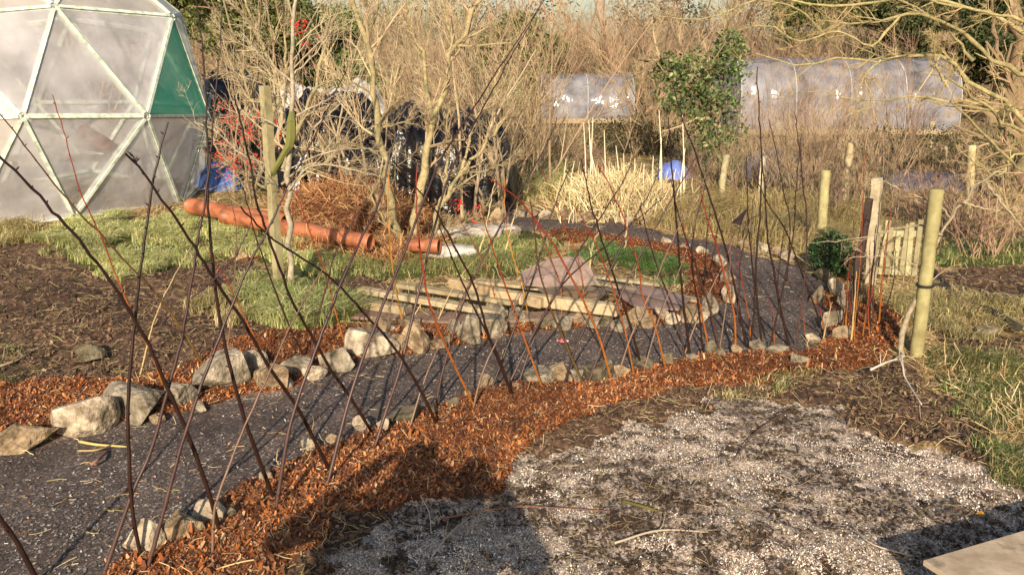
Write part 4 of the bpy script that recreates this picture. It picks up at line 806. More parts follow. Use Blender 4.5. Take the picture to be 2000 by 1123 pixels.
# ---------------------------------------------------------------- orange pipes, sacks, heap
def pipe(a, b, rr, label, z=0.2, bend=None):
    a, b = P(*a, z), P(*b, z); e = empty('drain_pipe', (a + b) / 2, label, 'pipe', 'orange drain pipes by the bracken heap'); pts = [a, b] if bend is None else [a, P(*bend, z), b]; q = spline(pts, 12)
    n = 20; 
    def ringpts(R_): V, Q = tubes(q[None], np.full((1, 12), R_), n); return V, Q
    Vo, Q = ringpts(rr); Vi, Qi = ringpts(rr * .93); mb = MB(); mb.add(Vo, Q); mb.add(Vi, Qi[:, ::-1])
    for k, base_ in ((0, 0), (11, 11 * n)):
        A = np.arange(n) + base_; B_ = A + len(Vo); mb.Q.append(np.stack([A, np.roll(A, -1), np.roll(B_, -1), B_], -1))
    mb.build('pipe_wall', M['pipe'], e, smooth=True)
    d = unit(q[-1] - q[-2]); mb = MB(); mb.tube([q[-1] - d * .16, q[-1] - d * .14, q[-1] - d * .015, q[-1]], [rr * 1.0, rr * 1.09, rr * 1.09, rr * 1.03], n, cap=False); mb.build('socket', M['pipe'], e, smooth=True)
pipe((436, 422), (724, 474), .10, 'long front orange pipe, its open end below the bracken heap')
pipe((372, 402), (560, 436), .11, 'rear orange pipe with its left end against the dome')
pipe((800, 478), (858, 481), .085, 'short orange pipe end between the tree foot and the white sacks')
def blob(name, a, b, rr, zz, mat, label, cat, seed, group=None, flat=.6):
    a, b = P(*a), P(*b); c = (a + b) / 2; L_ = np.linalg.norm(b - a)
    V, T, _ = rock_mesh(np.random.default_rng(seed), L_, rr, zz, np.zeros(3), 0, 4, 4); V = V * (1 + .05 * fbm(V, 5, seed, 4)[:, None]); V[:, 2] -= .1 * (V[:, 0] / L_ * 2) ** 2 * zz
    an = math.atan2(b[1] - a[1], b[0] - a[0]); V = np.stack([V[:, 0] * math.cos(an) - V[:, 1] * math.sin(an), V[:, 0] * math.sin(an) + V[:, 1] * math.cos(an), V[:, 2]], -1) + c + [0, 0, zz * .42]
    return tag(mk(name, V, T, M[mat], smooth=True), label, cat, group)
blob('sack', (848, 478), (975, 466), .42, .26, 'sack', 'upper arched white sack beside the short pipe end', 'sack', 3, 'white sacks under the tree')
blob('sack', (822, 505), (935, 500), .40, .24, 'sack', 'lower greyish-white sack lying in the grass', 'sack', 4, 'white sacks under the tree')
blob('sack', (960, 460), (1010, 455), .3, .16, 'sack', 'small flattened white sack at the right of the arched one', 'sack', 5, 'white sacks under the tree')
wr = P(1098, 668); V, T, _ = rock_mesh(np.random.default_rng(9), .12, .07, .03, wr + [0, 0, .015], -.3, 3, 3)
tag(mk('wrapper', V, T, material('red_foil', (.45, .04, .05), .4, noise=(40, 3, (1, 1, 1), (1.4, 12, 11), .5, .52)), smooth=False), 'crumpled red and white wrapper lying on the path', 'wrapper')

def heapmesh(cx, cy, rx, ry, h, seed, n=90, ridg=.12, flatp=.5, ang=0, drop=.0):
    u = np.linspace(-1, 1, n); X, Y = np.meshgrid(u, u); rr2 = np.sqrt(X ** 2 + Y ** 2)
    k = np.maximum(np.abs(X), np.abs(Y)) / (rr2 + 1e-6); X2, Y2 = X * k, Y * k; rd = np.sqrt(X2 ** 2 + Y2 ** 2)
    p = np.stack([X2 * rx + seed, Y2 * ry], -1)
    ed = 1 + .12 * fbm(np.stack([X2 / (rd + .01), Y2 / (rd + .01)], -1), 1.5, seed, 3)
    Z = h * (1 - np.clip(rd, 0, 1) ** (2 + 2 * flatp)) ** .6
    fold = 1 - np.abs(fbm(p * np.array([2.2, 1.0]), 1.2, seed + 3, 4)); Z = Z * (1 + ridg * fbm(p, .9, seed, 4)) + ridg * .6 * h * (fold - .6) * np.clip(1.6 - 1.2 * rd, 0, 1) + ridg * .12 * (1 - np.abs(fbm(p * np.array([2.5, .6]), 1.6, seed + 5, 2)))
    px = X2 * rx * ed; py = Y2 * ry * ed + ridg * .5 * fbm(p, 2, seed + 8, 4)
    ca, sa = math.cos(ang), math.sin(ang); gx = cx + px * ca - py * sa; gy = cy + px * sa + py * ca
    V = np.stack([gx, gy, H0(gx, gy) - .04 + np.maximum(Z, 0) - .05 * rd], -1).reshape(-1, 3)
    I = np.arange(n * n).reshape(n, n); Q = np.stack([I[:-1, :-1], I[:-1, 1:], I[1:, 1:], I[1:, :-1]], -1).reshape(-1, 4)
    return V, Q
# bracken heap
hb = P(655, 455); V, Q = heapmesh(hb[0] + .05, hb[1] + 1.1, 1.15, .9, .40, 4, 60, .25)
hp = empty('bracken_heap', (hb[0], hb[1] + .9, hb[2]), 'rust-coloured heap of dead bracken behind the orange pipe', 'heap')
mk('mound', V, Q, material('bracken', (.16, .06, .025), .9, noise=(9, 8, (.4, .4, .4), (1.3, 1.3, 1.3)), bump=(20, 1, .05)), hp, smooth=True)
r = np.random.default_rng(12); k = r.integers(0, len(V), 6500); d = np.stack([r.normal(size=6500), r.normal(size=6500), r.normal(size=6500) * .5 + .1], -1)
pth = grow(r, V[k] + r.normal(size=(6500, 3)) * .02, unit(d), r.uniform(.1, .38, 6500), 4, .3, -.12); Vt, Qt = tubes(pth, np.full((6500, 4), .0036) * r.uniform(.5, 1.4, (6500, 1)), 3)
pb = np.array([(.34, .16, .065), (.24, .095, .04), (.48, .30, .14), (.13, .05, .025), (.40, .21, .09)]); mk('bracken_stalks', Vt, Qt, M['twig'], hp, col=np.repeat(pb[r.integers(0, 5, 6500)] * r.uniform(.7, 1.3, (6500, 1)), 12, 0))
poly = PX([(560, 455), (640, 465), (740, 478), (870, 480), (880, 505), (760, 520), (650, 505), (570, 490)])
xy = r.uniform(poly.min(0), poly.max(0), (9000, 2)); xy = xy[inpoly(xy[:, 0], xy[:, 1], poly)][:3000]; mb = MB(); straws(mb, xy, .22, .003, pb, r, rise=.6)
tag(mb.build('bracken_litter', M['twig']), 'rust-coloured bracken stalks spilled below the orange pipe', 'bracken', kind='stuff')
hx = P(560, 440); V, Q = heapmesh(hx[0], hx[1] + .3, .7, .45, .22, 7, 40, .3); 
# black sheeting, and a black mound for shaded brush
c = atdepth(700, 300, 14.6)
V, Q = heapmesh(c[0] - .1, 14.8, 1.9, 1.2, 1.5, 2, 130, .26); tag(mk('black_sheeting', V, Q, M['black'], smooth=True), 'big mound wrapped in wrinkled glossy black sheeting behind the bracken heap', 'tarpaulin')
c = atdepth(890, 330, 14.2); V, Q = heapmesh(c[0] - .15, 14.3, 1.25, .9, 1.45, 12, 120, .17, 3.0); tag(mk('black_sheeting', V, Q, M['black'], smooth=True), 'upright black-wrapped stack behind the multi-stemmed tree', 'tarpaulin')
c = atdepth(470, 200, 16.5); V, Q = heapmesh(c[0], 17.2, 1.3, 1.0, 1.8, 8, 110, .22, 1.0); tag(mk('black_sheeting', V, Q, M['black'], smooth=True), 'dark mound put in for the shaded brush just right of the dome', 'tarpaulin')  # black mound gives the dark of shaded brush; nothing is wrapped here
c = atdepth(650, 250, 16.6); V, Q = heapmesh(c[0], 16.6, 1.45, .9, 1.75, 15, 110, .2, 1.5); tag(mk('white_sheeting', V, Q, M['white_sheet'], smooth=True), 'pile covered in crumpled white sheeting behind the black mound', 'tarpaulin')
c = P(408, 372); V, Q = heapmesh(c[0] + .1, c[1] + .2, .42, .4, .5, 6, 50, .15, .0); tag(mk('blue_sheet', V, Q, M['blue'], smooth=True), 'deep blue tarpaulin corner at the right foot of the dome', 'tarpaulin')
c = P(1320, 350); V, Q = heapmesh(c[0], c[1] + .3, .36, .35, .36, 6, 50, .25, 1.); tag(mk('blue_sheet', V, Q, M['blue_pale'], smooth=True), 'bright pale-blue sheet behind the dry reeds', 'tarpaulin')
c = P(1520, 350); V, Q = heapmesh(c[0], c[1] + .5, .75, .5, .55, 9, 50, .15, 1.5); tag(mk('lilac_sheet', V, Q, material('lilac', (.13, .12, .19), .5), smooth=True), 'lilac-grey cover behind the narrow white-topped post', 'tarpaulin')
c = P(1830, 372); V, Q = heapmesh(c[0], c[1] + .5, 1.1, .6, .30, 10, 50, .15, 1.5); tag(mk('lilac_sheet', V, Q, material('lilac_dark', (.07, .065, .085), .55), smooth=True), 'low dull purple cover in the grass right of the gate', 'tarpaulin')
cp = material('carton', (.32, .2, .12), .8, bump=(12, .4, .02))

# ---------------------------------------------------------------- polytunnels
def tunnel(x0, x1, ybase, dep, hpx, depth_, label, nh, ridge=0):
    a, b = atdepth(x0, ybase, dep), atdepth(x1, ybase, dep); z0 = a[2]; h = hpx * (dep * 1.0) / F_; L_ = b[0] - a[0]
    e = empty('polytunnel', ((a[0] + b[0]) / 2, dep + depth_ / 2, z0), label, 'polytunnel'); ns = 24
    th = np.linspace(0, math.pi, ns + 1); prof = np.stack([-np.sign(np.cos(th)) * np.abs(np.cos(th)) ** .62 * depth_ / 2, np.abs(np.sin(th)) ** .62 * h], -1)
    nx = 110; X = np.linspace(a[0], b[0], nx); rg = np.random.default_rng(int(x0))
    V = np.array([[x, dep + depth_ / 2 + p[0], z0 + p[1]] for x in X for p in prof]); sag = 1 - .012 * np.abs(np.sin((V[:, 0] - a[0]) / L_ * math.pi * (nh - 1)))
    V[:, 2] = z0 + (V[:, 2] - z0) * sag; wr_ = fbm(V * np.array([1.0, .4, .35]), 2.3, 5, 4); V[:, 1] -= .05 * wr_; V[:, 2] += .03 * wr_
    I = np.arange(len(V)).reshape(nx, ns + 1); Q = np.stack([I[:-1, :-1], I[:-1, 1:], I[1:, 1:], I[1:, :-1]], -1).reshape(-1, 4)
    mk('cover', V, Q, M['tunnel_film'], e, smooth=True)
    for s, x in ((0, a[0]), (1, b[0])):
        Vp = np.array([[x, dep + depth_ / 2 + p[0], z0 + p[1]] for p in prof] + [[x, dep + depth_ / 2, z0]]); T = [[ns + 1, k, k + 1] for k in range(ns)]; mk('end_wall', Vp, np.array(T), M['tunnel_film'], e)
    for k in range(nh):
        x = a[0] + L_ * (k / (nh - 1)); mb = MB(); mb.tube(np.array([[x, dep + depth_ / 2 + p[0] * .999, z0 + p[1] * .999] for p in prof]), .011, 6, (.5, .5, .47)); mb.build('hoop', M['chip'], e)
    mb = MB(); mb.beam([a[0], dep - .05, z0 + .06], [b[0], dep - .05, z0 + .06], .05, .16, col=(.35, .28, .18)); mb.build('base_board', M['timber'], e)
    return e
BZ = MB()
tunnel(1058, 1238, 240, 31, 90, 3.6, 'smaller polytunnel, left one of the two beyond the reeds', 3)
tunnel(1445, 1872, 262, 27, 142, 4.2, 'large polytunnel at the right behind the bare branches', 5)

# ---------------------------------------------------------------- reeds
rc = P(1222, 440); r = np.random.default_rng(17)
e = empty('reed_clump', (rc[0], rc[1] + 1, rc[2]), 'sunlit clump of pale dry reeds by the far path', 'reeds')
rc[1] += .25; n = 1500; x = r.normal(0, .34, n); y = r.normal(0, .45, n); x = rc[0] + np.clip(x, -.9, 1.0) * 1.25; y = rc[1] + .9 + np.clip(y, -.9, 1.2)
d = np.stack([r.normal(size=n) * .22 + (x - rc[0]) * .25, r.normal(size=n) * .2 - .05, np.ones(n)], -1)
ln = r.uniform(.35, .85, n) * (1.1 - .3 * np.abs(x - rc[0])); pth = grow(r, np.stack([x, y, H0(x, y) - .02], -1), unit(d), ln, 6, .24, -.13)
V, Q = tubes(pth, np.full((n, 6), .0085) * np.linspace(1, .4, 6)[None] * r.uniform(.6, 1.4, (n, 1)), 3); pr = np.array([(.56, .45, .26), (.46, .36, .19), (.66, .56, .36), (.34, .24, .12), (.40, .37, .17)])
mk('bent_leaves', V, Q, M['twig'], e, col=np.repeat(pr[r.integers(0, 5, n)], 18, 0))
ST = [(1142, 400, 1140, 240), (1160, 380, 1150, 250), (1170, 410, 1155, 300), (1185, 360, 1180, 255), (1216, 370, 1203, 285), (1235, 400, 1240, 310), (1290, 390, 1287, 215), (1295, 400, 1292, 270), (1335, 410, 1333, 225), (1330, 420, 1338, 290), (1280, 420, 1276, 305), (1256, 420, 1258, 320), (1168, 300, 1150, 235), (1110, 350, 1106, 310), (1118, 345, 1122, 315), (1150, 330, 1158, 230), (1223, 350, 1218, 300), (1310, 410, 1320, 330)]
for k, (x0, y0, x1, y1) in enumerate(ST):
    f = P(x0, max(y0, 395)); f[2] -= .02; t = onplane(x1, y1, f, (1, 0)); q = spline([f, (f + t) / 2 + r.normal(size=3) * .03, t], 8); mb = MB(); mb.tube(q, np.linspace(.017, .006, 8), 5, (.70, .60, .42)); mb.build('stalk', M['twig'], e)

# ---------------------------------------------------------------- trees and shrubs
TAN = (.35, .27, .165); TAN2 = (.28, .20, .12); RED = (.30, .17, .10); LICH = (.33, .28, .14); GREY = (.40, .36, .30)
def twigs_from(mb, r, Pp, Rp, levels, col, K=4):
    """levels: list of (n, t0, t1, angle, lenf, wig, up, rf, sides)"""
    for (n, t0, t1, ang, lf, wig, up, rf, sd) in levels:
        C, R = kids(r, Pp, Rp, n, t0, t1, ang, lf, K, wig, up, rf); addb(mb, C, R, sd, col, .3, r); Pp, Rp = C, R
    return Pp, Rp
def handtree(name, label, cat, stems, depth, r, col, twcol, levels, group=None, leaves=None, mat='bark', partname='twigs'):
    """stems: list of (pixel polyline, depth offset start, end, r0 m, r1 m)"""
    base = stems[0]; f = atdepth(*base[0][0], depth)
    e = empty(name, (f[0], depth, float(H0(f[0], depth))), label, cat, group)
    allP, allR = [], []; mb = MB()
    for (pl, d0, d1, r0, r1) in stems:
        pts = [atdepth(x, y, depth + d0 + (d1 - d0) * k / max(1, len(pl) - 1)) for k, (x, y) in enumerate(pl)]
        q = spline(pts, 20); q[1:] += r.normal(size=(19, 3)) * r0 * .38; R = .78 * np.linspace(r0, r1, 20) * (1 + .12 * r.normal(size=20))
        V, Q = tubes(q[None], R[None], 9); c = np.array(col) * r.uniform(.85, 1.12); mb.add(V, Q, None, c * (1 + .15 * vnoise(V, 9, 3)[:, None])); allP.append(q[None]); allR.append(R[None])
    mb.build('trunk' if len(stems) < 2 else 'stems', M[mat], e, smooth=True)
    A, Bq = np.concatenate(allP), np.concatenate(allR); mt = MB(); out = twigs_from(mt, r, A, Bq, levels, twcol); mt.build(partname, M['twig'], e)
    return e, out
r = np.random.default_rng(21)
LV = lambda n1, n2, n3, l1=.30, up=.06: [(n1, .25, 1, .75, l1, .16, up, .42, 4), (n2, .15, 1, .7, .5, .2, up, .55, 3), (n3, .1, 1, .7, .5, .22, up, .6, 3)]
# young staked tree
yt, _ = handtree('young_tree', 'young smooth-barked tree tied to the pale square stake', 'tree',
    [([(566, 566), (564, 500), (566, 420), (562, 350), (566, 290), (568, 200), (571, 120), (574, 40), (577, -60)], 0, 0, .045, .02),
     ([(568, 235), (600, 215), (650, 190), (680, 165)], 0, .3, .014, .004), ([(566, 270), (530, 240), (480, 225), (430, 230)], 0, -.3, .012, .003), ([(564, 340), (520, 320), (470, 300), (420, 255), (380, 240)], 0, .4, .018, .005),
     ([(565, 330), (620, 305), (690, 290), (760, 300)], 0, .5, .014, .004), ([(564, 372), (600, 330), (660, 325), (740, 345)], 0, -.4, .014, .004), ([(570, 150), (620, 100), (660, 40)], 0, .2, .012, .004), ([(570, 160), (510, 110), (470, 60)], 0, -.2, .012, .004), ([(564, 390), (520, 350), (480, 335), (440, 310)], 0, -.6, .012, .004)],
    pq[0][1], r, (.42, .36, .28), (.38, .31, .20), LV(7, 6, 4, .55, .02))
tie = atdepth(563, 275, pq[0][1] - .03); mb = MB(); mb.tube(spline([tie + [.05, 0, .28], tie + [.03, -.03, 0], tie + [-.03, -.02, -.10], tie + [-.22, 0, -.38]], 10), [.02, .045, .05, .05, .045, .035, .03, .03, .025, .02], 6, (.13, .13, .035)); mb.build('rubber_tie', M['chip'], yt)
# multi-stemmed central tree
handtree('multi_stemmed_tree', 'multi-stemmed tree with pale mossy trunks in front of the black sheeting', 'tree',
    [([(785, 478), (765, 400), (752, 330), (735, 240), (728, 150), (716, 70), (690, 0), (680, -60)], 0, .1, .075, .03), ([(718, 75), (735, 20), (740, -60)], .1, .1, .03, .02), ([(735, 245), (765, 205), (778, 150), (790, 95)], 0, .3, .022, .008), ([(770, 430), (772, 300), (768, 210), (775, 120)], .3, .3, .02, .006),
     ([(800, 478), (815, 420), (825, 340), (835, 280), (860, 190), (885, 110), (905, 60), (935, -10), (950, -60)], .1, .3, .085, .03), ([(885, 110), (880, 60), (868, 20), (862, -60)], .3, .4, .035, .02), ([(828, 330), (838, 220), (828, 130), (812, 70), (795, 0), (790, -60)], .2, .5, .045, .02),
     ([(840, 470), (860, 410), (895, 350), (935, 300), (970, 250), (1000, 210)], .1, .5, .06, .015), ([(850, 430), (875, 330), (872, 240), (880, 190)], .2, .4, .035, .012), ([(900, 345), (925, 250), (960, 180), (985, 100)], .3, .6, .03, .01),
     ([(735, 300), (700, 285), (655, 280), (600, 290)], 0, -.5, .02, .006), ([(740, 250), (800, 235), (850, 215)], .1, -.2, .02, .006), ([(795, 478), (760, 440), (740, 415), (720, 360)], -.1, -.3, .03, .01), ([(820, 478), (900, 440), (960, 395)], 0, -.3, .022, .008), ([(905, 340), (960, 330), (1010, 300)], .3, 0, .022, .007)],
    P(800, 480)[1], r, (.34, .28, .155), TAN, LV(15, 8, 6, .27, .10))
# left cluster behind the stake
handtree('bare_shrub', 'leaning bare shrub between the dome and the young tree', 'shrub',
    [([(540, 400), (520, 330), (528, 240), (540, 150), (500, 60), (470, -30)], 0, .2, .055, .02), ([(530, 300), (552, 220), (556, 120), (560, 0), (562, -60)], .1, .3, .04, .015), ([(552, 330), (590, 230), (620, 150), (640, 70), (650, -30)], .1, .4, .05, .015), ([(528, 240), (490, 200), (450, 120), (430, 60)], 0, .2, .03, .008),
     ([(545, 380), (480, 345), (430, 300), (410, 255)], 0, -.3, .035, .012), ([(550, 360), (610, 320), (680, 330), (760, 350)], 0, -.2, .025, .008), ([(560, 370), (600, 340), (660, 300), (720, 250), (770, 240)], .1, 0, .03, .008), ([(470, 300), (480, 220), (500, 150), (505, 100)], .3, .3, .025, .01)],
    13.0, r, (.33, .28, .165), TAN, LV(14, 8, 7, .34, .05))
# berry bush
def berries(parent, pts, n, rs_, r):
    import bmesh
    bm = bmesh.new(); bmesh.ops.create_icosphere(bm, subdivisions=1, radius=1); v0 = np.array([v.co[:] for v in bm.verts]); t0 = np.array([[v.index for v in f.verts] for f in bm.faces]); bm.free()
    c = pts[r.integers(0, len(pts), n)] + r.normal(size=(n, 3)) * .025; V = (v0[None] * (rs_ * r.uniform(.7, 1.3, (n, 1, 1))) + c[:, None]).reshape(-1, 3); T = (t0[None] + (np.arange(n) * len(v0))[:, None, None]).reshape(-1, 3)
    o = mk('berries', V, T, M['berry'], parent, smooth=True); o['kind'] = 'stuff'
e, (tp, tr_) = handtree('berry_bush', 'twiggy bush hung with bright red berries beside the dome', 'bush',
    [([(490, 400), (480, 330), (470, 280), (475, 235)], 0, .1, .02, .008), ([(485, 380), (455, 320), (450, 250)], 0, -.1, .015, .005), ([(495, 380), (510, 310), (505, 250)], 0, .1, .015, .005)],
    12.6, r, (.25, .18, .12), (.30, .20, .13), LV(8, 6, 5, .5, .0))
sel = tp[:, -1]; berries(e, sel[sel[:, 2] > .4], 430, .011, r)
e, (tp, _) = handtree('berry_bush', 'high thin branch with a few red berries above the white sheeting', 'bush',
    [([(610, 330), (612, 220), (606, 140), (600, 70)], 0, .1, .02, .006), ([(608, 170), (590, 110), (582, 50)], 0, 0, .01, .004)], 14.2, r, (.3, .22, .13), TAN2, LV(6, 5, 4, .35, .0))
sel = tp[:, -1]; berries(e, sel[(sel[:, 2] > 1.6)], 90, .014, r)
e, (tp, _) = handtree('berry_bush', 'low sprig of red berries in front of the black-wrapped stack', 'bush', [([(900, 440), (890, 415), (880, 395)], 0, 0, .01, .004), ([(905, 440), (920, 420), (925, 405)], 0, 0, .008, .004)], 11.6, r, (.2, .12, .08), (.2, .12, .08), LV(5, 4, 3, .6, .0))
berries(e, tp[:, -1], 60, .013, r)
# saplings in the grass right of the sacks
for nm, pts, dp, lab in (('sapling', [(935, 500), (950, 440), (962, 370), (968, 345)], None, 'slender pale sapling just right of the arched white sack'), ('sapling', [(985, 498), (1000, 440), (1012, 400)], None, 'thin pale sapling behind the timber pile'),
                         ('sapling', [(1220, 496), (1225, 430), (1228, 350), (1235, 300)], None, 'thin sapling rising from the bright green patch'), ('sapling', [(1150, 540), (1158, 480), (1172, 450)], None, 'pale curved sapling left of the bright green patch')):
    dp = P(*pts[0])[1]; handtree(nm, lab, 'sapling', [(pts, 0, .1, .016, .005)], dp, r, (.5, .42, .24), TAN, LV(6, 3, 2, .3, .08), 'thin saplings')
# the ivy-clad tree
def leafcloud(mb, r, c, rad_, n, size, pal, flat=1.0, dense=1.0, seed=0):
    """leaf-sized faces through a lumpy volume"""
    p = unit(r.normal(size=(n * 3, 3))) * (r.uniform(.15, 1, (n * 3, 1)) ** .45) * rad_; d = fbm(p + np.array(c), 2.2 / max(np.max(rad_), .4), seed, 3); p = p[d > r.uniform(-.6, .45, len(d))][:n]; n = len(p)
    p = p + c; a = unit(r.normal(size=(n, 3)) + [0, -.2, .5]); u = unit(np.cross(a, r.normal(size=(n, 3)))); v = np.cross(a, u); s = size * r.uniform(.5, 1.4, (n, 1))
    V = np.stack([p - u * s, p + v * s * .55 + a * s * .12, p + u * s, p - v * s * .55 + a * s * .12], 1).reshape(-1, 3); I = np.arange(n)[:, None] * 4
    pal = np.asarray(pal); col = pal[r.integers(0, len(pal), n)] * r.uniform(.6, 1.35, (n, 1)); mb.add(V, I + [[0, 1, 2, 3]], None, np.repeat(col, 4, 0))
ivy = [(.05, .09, .02), (.08, .13, .03), (.11, .17, .05), (.16, .22, .08), (.03, .05, .015)]
e, _ = handtree('ivy_tree', 'old leaning tree clothed in dark ivy between the polytunnels', 'tree',
    [([(1425, 380), (1415, 300), (1395, 220), (1350, 160), (1300, 125), (1250, 110)], 0, .3, .13, .05), ([(1400, 240), (1410, 150), (1425, 60), (1440, -40)], 0, .2, .07, .03), ([(1345, 158), (1310, 200), (1300, 250)], .2, 0, .03, .01), ([(1300, 125), (1240, 150), (1200, 200)], .3, .3, .03, .01), ([(1350, 160), (1330, 90), (1300, 30), (1290, -40)], .2, .3, .04, .015), ([(1300, 125), (1270, 70), (1230, 20)], .3, .3, .03, .01)],
    17.5, r, (.20, .15, .10), (.34, .26, .15), LV(9, 7, 6, .36, .02))
mb = MB()
for (x, y, s) in ((1400, 250, .6), (1375, 200, .62), (1410, 160, .5), (1430, 120, .42), (1335, 170, .5), (1405, 300, .5), (1425, 90, .3), (1365, 150, .5), (1310, 140, .35), (1400, 340, .35)):
    leafcloud(mb, r, atdepth(x, y, 17.4 + .3 * r.normal()), np.array([s * 1.15, s * .8, s * 1.2]), 420, .045, ivy + [(.25, .28, .12)], seed=x)
mb.build('ivy_leaves', M['leaf'], e)
# big apple tree whose limbs reach in from the right
handtree('apple_tree', 'lichen-yellow apple tree reaching in with crooked limbs from the right edge', 'tree',
    [([(2260, 560), (2230, 400), (2180, 280), (2120, 180), (2070, 80), (2060, 0), (2060, -60)], 0, 0, .12, .06), ([(2150, 240), (2090, 300), (2000, 240), (1950, 190), (1890, 160), (1850, 110), (1800, 112), (1720, 118), (1650, 110), (1560, 130), (1480, 105)], 0, .8, .042, .008), ([(1890, 160), (1850, 110), (1815, 70)], .4, .4, .03, .012), ([(1850, 170), (1830, 130), (1822, 65)], .3, .2, .022, .012),
     ([(2180, 280), (2000, 260), (1940, 220), (1880, 170), (1845, 150)], 0, -.5, .04, .012), ([(2220, 380), (2020, 340), (1960, 300), (1900, 240), (1860, 200)], 0, -.6, .04, .01), ([(2110, 170), (1960, 130), (1900, 80), (1830, 40), (1760, 30), (1680, 50), (1600, 40)], .2, .9, .045, .01), ([(2065, 60), (1920, 20), (1850, 10), (1780, -20)], 0, .5, .03, .012), ([(1760, 30), (1700, 90), (1640, 60), (1560, 80), (1500, 50), (1440, 60)], .4, .8, .02, .006), ([(2100, 120), (1950, 40), (1800, -5), (1650, 15), (1500, -5), (1380, 40), (1290, 30)], .3, 1.4, .035, .006), ([(2120, 190), (1950, 215), (1800, 190), (1700, 200), (1580, 180), (1490, 200)], .2, 1.0, .028, .005), ([(1900, 120), (1850, 60), (1760, 0), (1700, -40)], .4, .9, .022, .006), ([(1650, 110), (1560, 20), (1480, 0), (1400, -30)], .8, 1.2, .016, .005),
     ([(1720, 118), (1690, 150), (1700, 200), (1650, 230)], .4, .4, .015, .005), ([(2200, 330), (2000, 300), (1960, 340), (1920, 330), (1880, 300)], 0, -.4, .03, .008), ([(2240, 450), (2040, 400), (1980, 420), (1940, 350)], 0, -.5, .03, .008)],
    9.5, r, LICH, (.36, .28, .14), [(13, .15, 1, .9, .24, .22, .03, .40, 4), (7, .1, 1, .85, .42, .26, .03, .5, 3), (5, .1, 1, .8, .45, .26, .03, .6, 3)])
# the dark brown tree at the edge
handtree('dark_tree', 'thick brown tree trunk rising at the right edge behind the apple limbs', 'tree',
    [([(2010, 430), (2000, 330), (1992, 200), (1985, 80), (1982, -60)], 0, 0, .15, .11), ([(1990, 180), (1960, 120), (1940, 40), (1935, -60)], 0, .3, .05, .02), ([(1995, 260), (2050, 180), (2080, 60)], 0, .2, .05, .02)], 14.5, r, (.26, .17, .11), TAN2, LV(7, 5, 4, .3, .04))
# crooked sapling by the round stake
handtree('crooked_sapling', 'crooked grey sapling leaning past the round stake', 'sapling',
    [([(1763, 698), (1758, 655), (1775, 610), (1800, 570), (1812, 525), (1835, 470), (1852, 430), (1880, 395), (1920, 350), (1960, 330)], 0, .2, .028, .010), ([(1810, 530), (1760, 505), (1700, 500), (1650, 505)], .1, .3, .010, .003), ([(1840, 460), (1790, 440), (1700, 460), (1640, 470), (1560, 475)], .1, .5, .012, .003), ([(1855, 425), (1830, 400), (1760, 370), (1700, 340)], .1, .3, .010, .003), ([(1880, 395), (1940, 410), (2000, 400)], .1, .1, .012, .004), ([(1925, 355), (1960, 400), (2010, 460)], .1, 0, .016, .008)],
    P(1765, 698)[1], r, (.34, .28, .20), (.34, .26, .17), LV(5, 4, 3, .30, .04))
# dead twigs lying at its foot, dark hose
def stick(name, pts, r0, r1, col, label, cat, grp=None, zz=.03, tw=0):
    q = spline([P(x, y, zz + (.02 * math.sin(k * 2.0))) for k, (x, y) in enumerate(pts)], 14); mb = MB(); mb.tube(q, np.linspace(r0, r1, 14), 7, col)
    if tw:
        C, R = kids(r, q[None], np.linspace(r0, r1, 14)[None], tw, .2, 1, .8, .35, 4, .15, .0, .5, .0012); addb(mb, C, R, 4, col, .2, r)
    return tag(mb.build(name, M['twig'], smooth=True), label, cat, grp)
stick('stick', [(1700, 722), (1735, 706), (1762, 700)], .010, .006, (.5, .45, .38), 'bleached forked twig at the foot of the crooked sapling', 'stick', 'sticks lying on the ground', .05, 3)
stick('stick', [(1760, 690), (1764, 720), (1768, 738), (1800, 790)], .009, .004, (.5, .45, .38), 'bleached twig hanging down towards the corner grass', 'stick', 'sticks lying on the ground', .08, 2)
stick('black_hose', [(1822, 530), (1850, 560), (1880, 590), (1930, 605), (1990, 640)], .035, .035, (.03, .025, .02), 'thick black hose lying across the dug soil at the right', 'hose', None, .04)
stick('stick', [(1430, 900), (1480, 840), (1540, 800)][::-1], .006, .003, (.09, .05, .035), 'dark twig lying across the white ash at the centre', 'stick', 'sticks lying on the ground', .02, 4)
stick('stick', [(1215, 978), (1260, 990), (1290, 1000)], .010, .008, (.10, .09, .02), 'short mossy dark stick in the middle of the ash', 'stick', 'sticks lying on the ground', .02)
stick('stick', [(860, 1012), (1000, 990), (1100, 992), (1190, 998)], .004, .002, (.20, .09, .05), 'long thin reddish twig between mulch and ash', 'stick', 'sticks lying on the ground', .03, 3)
stick('stick', [(1200, 1060), (1290, 1035), (1400, 1040)], .007, .003, (.36, .30, .22), 'pale root-like twig on the ash near the bottom', 'stick', 'sticks lying on the ground', .02, 5)
stick('stick', [(820, 965), (838, 1000), (842, 1040)], .004, .002, (.42, .38, .32), 'thin pale twig lying in the shadowed mulch', 'stick', 'sticks lying on the ground', .03)
stick('stick', [(845, 1085), (880, 1040), (930, 1000)], .004, .002, (.4, .34, .26), 'dry stalk crossing the dark corner of the ash', 'stick', 'sticks lying on the ground', .03, 4)
stick('stick', [(1780, 1085), (1700, 1060), (1660, 1020)], .004, .003, (.42, .36, .28), 'thin dry stalk near the shadow of the platform', 'stick', 'sticks lying on the ground', .02)
stick('bark_strip', [(155, 862), (190, 868), (248, 872)], .010, .006, (.52, .38, .14), 'yellow strip of bark lying on the path', 'bark strip', 'bark strips on the path', .012)
stick('bark_strip', [(152, 880), (190, 878), (235, 862)], .006, .005, (.36, .26, .12), 'thin olive strip of bark crossing the yellow one', 'bark strip', 'bark strips on the path', .02)
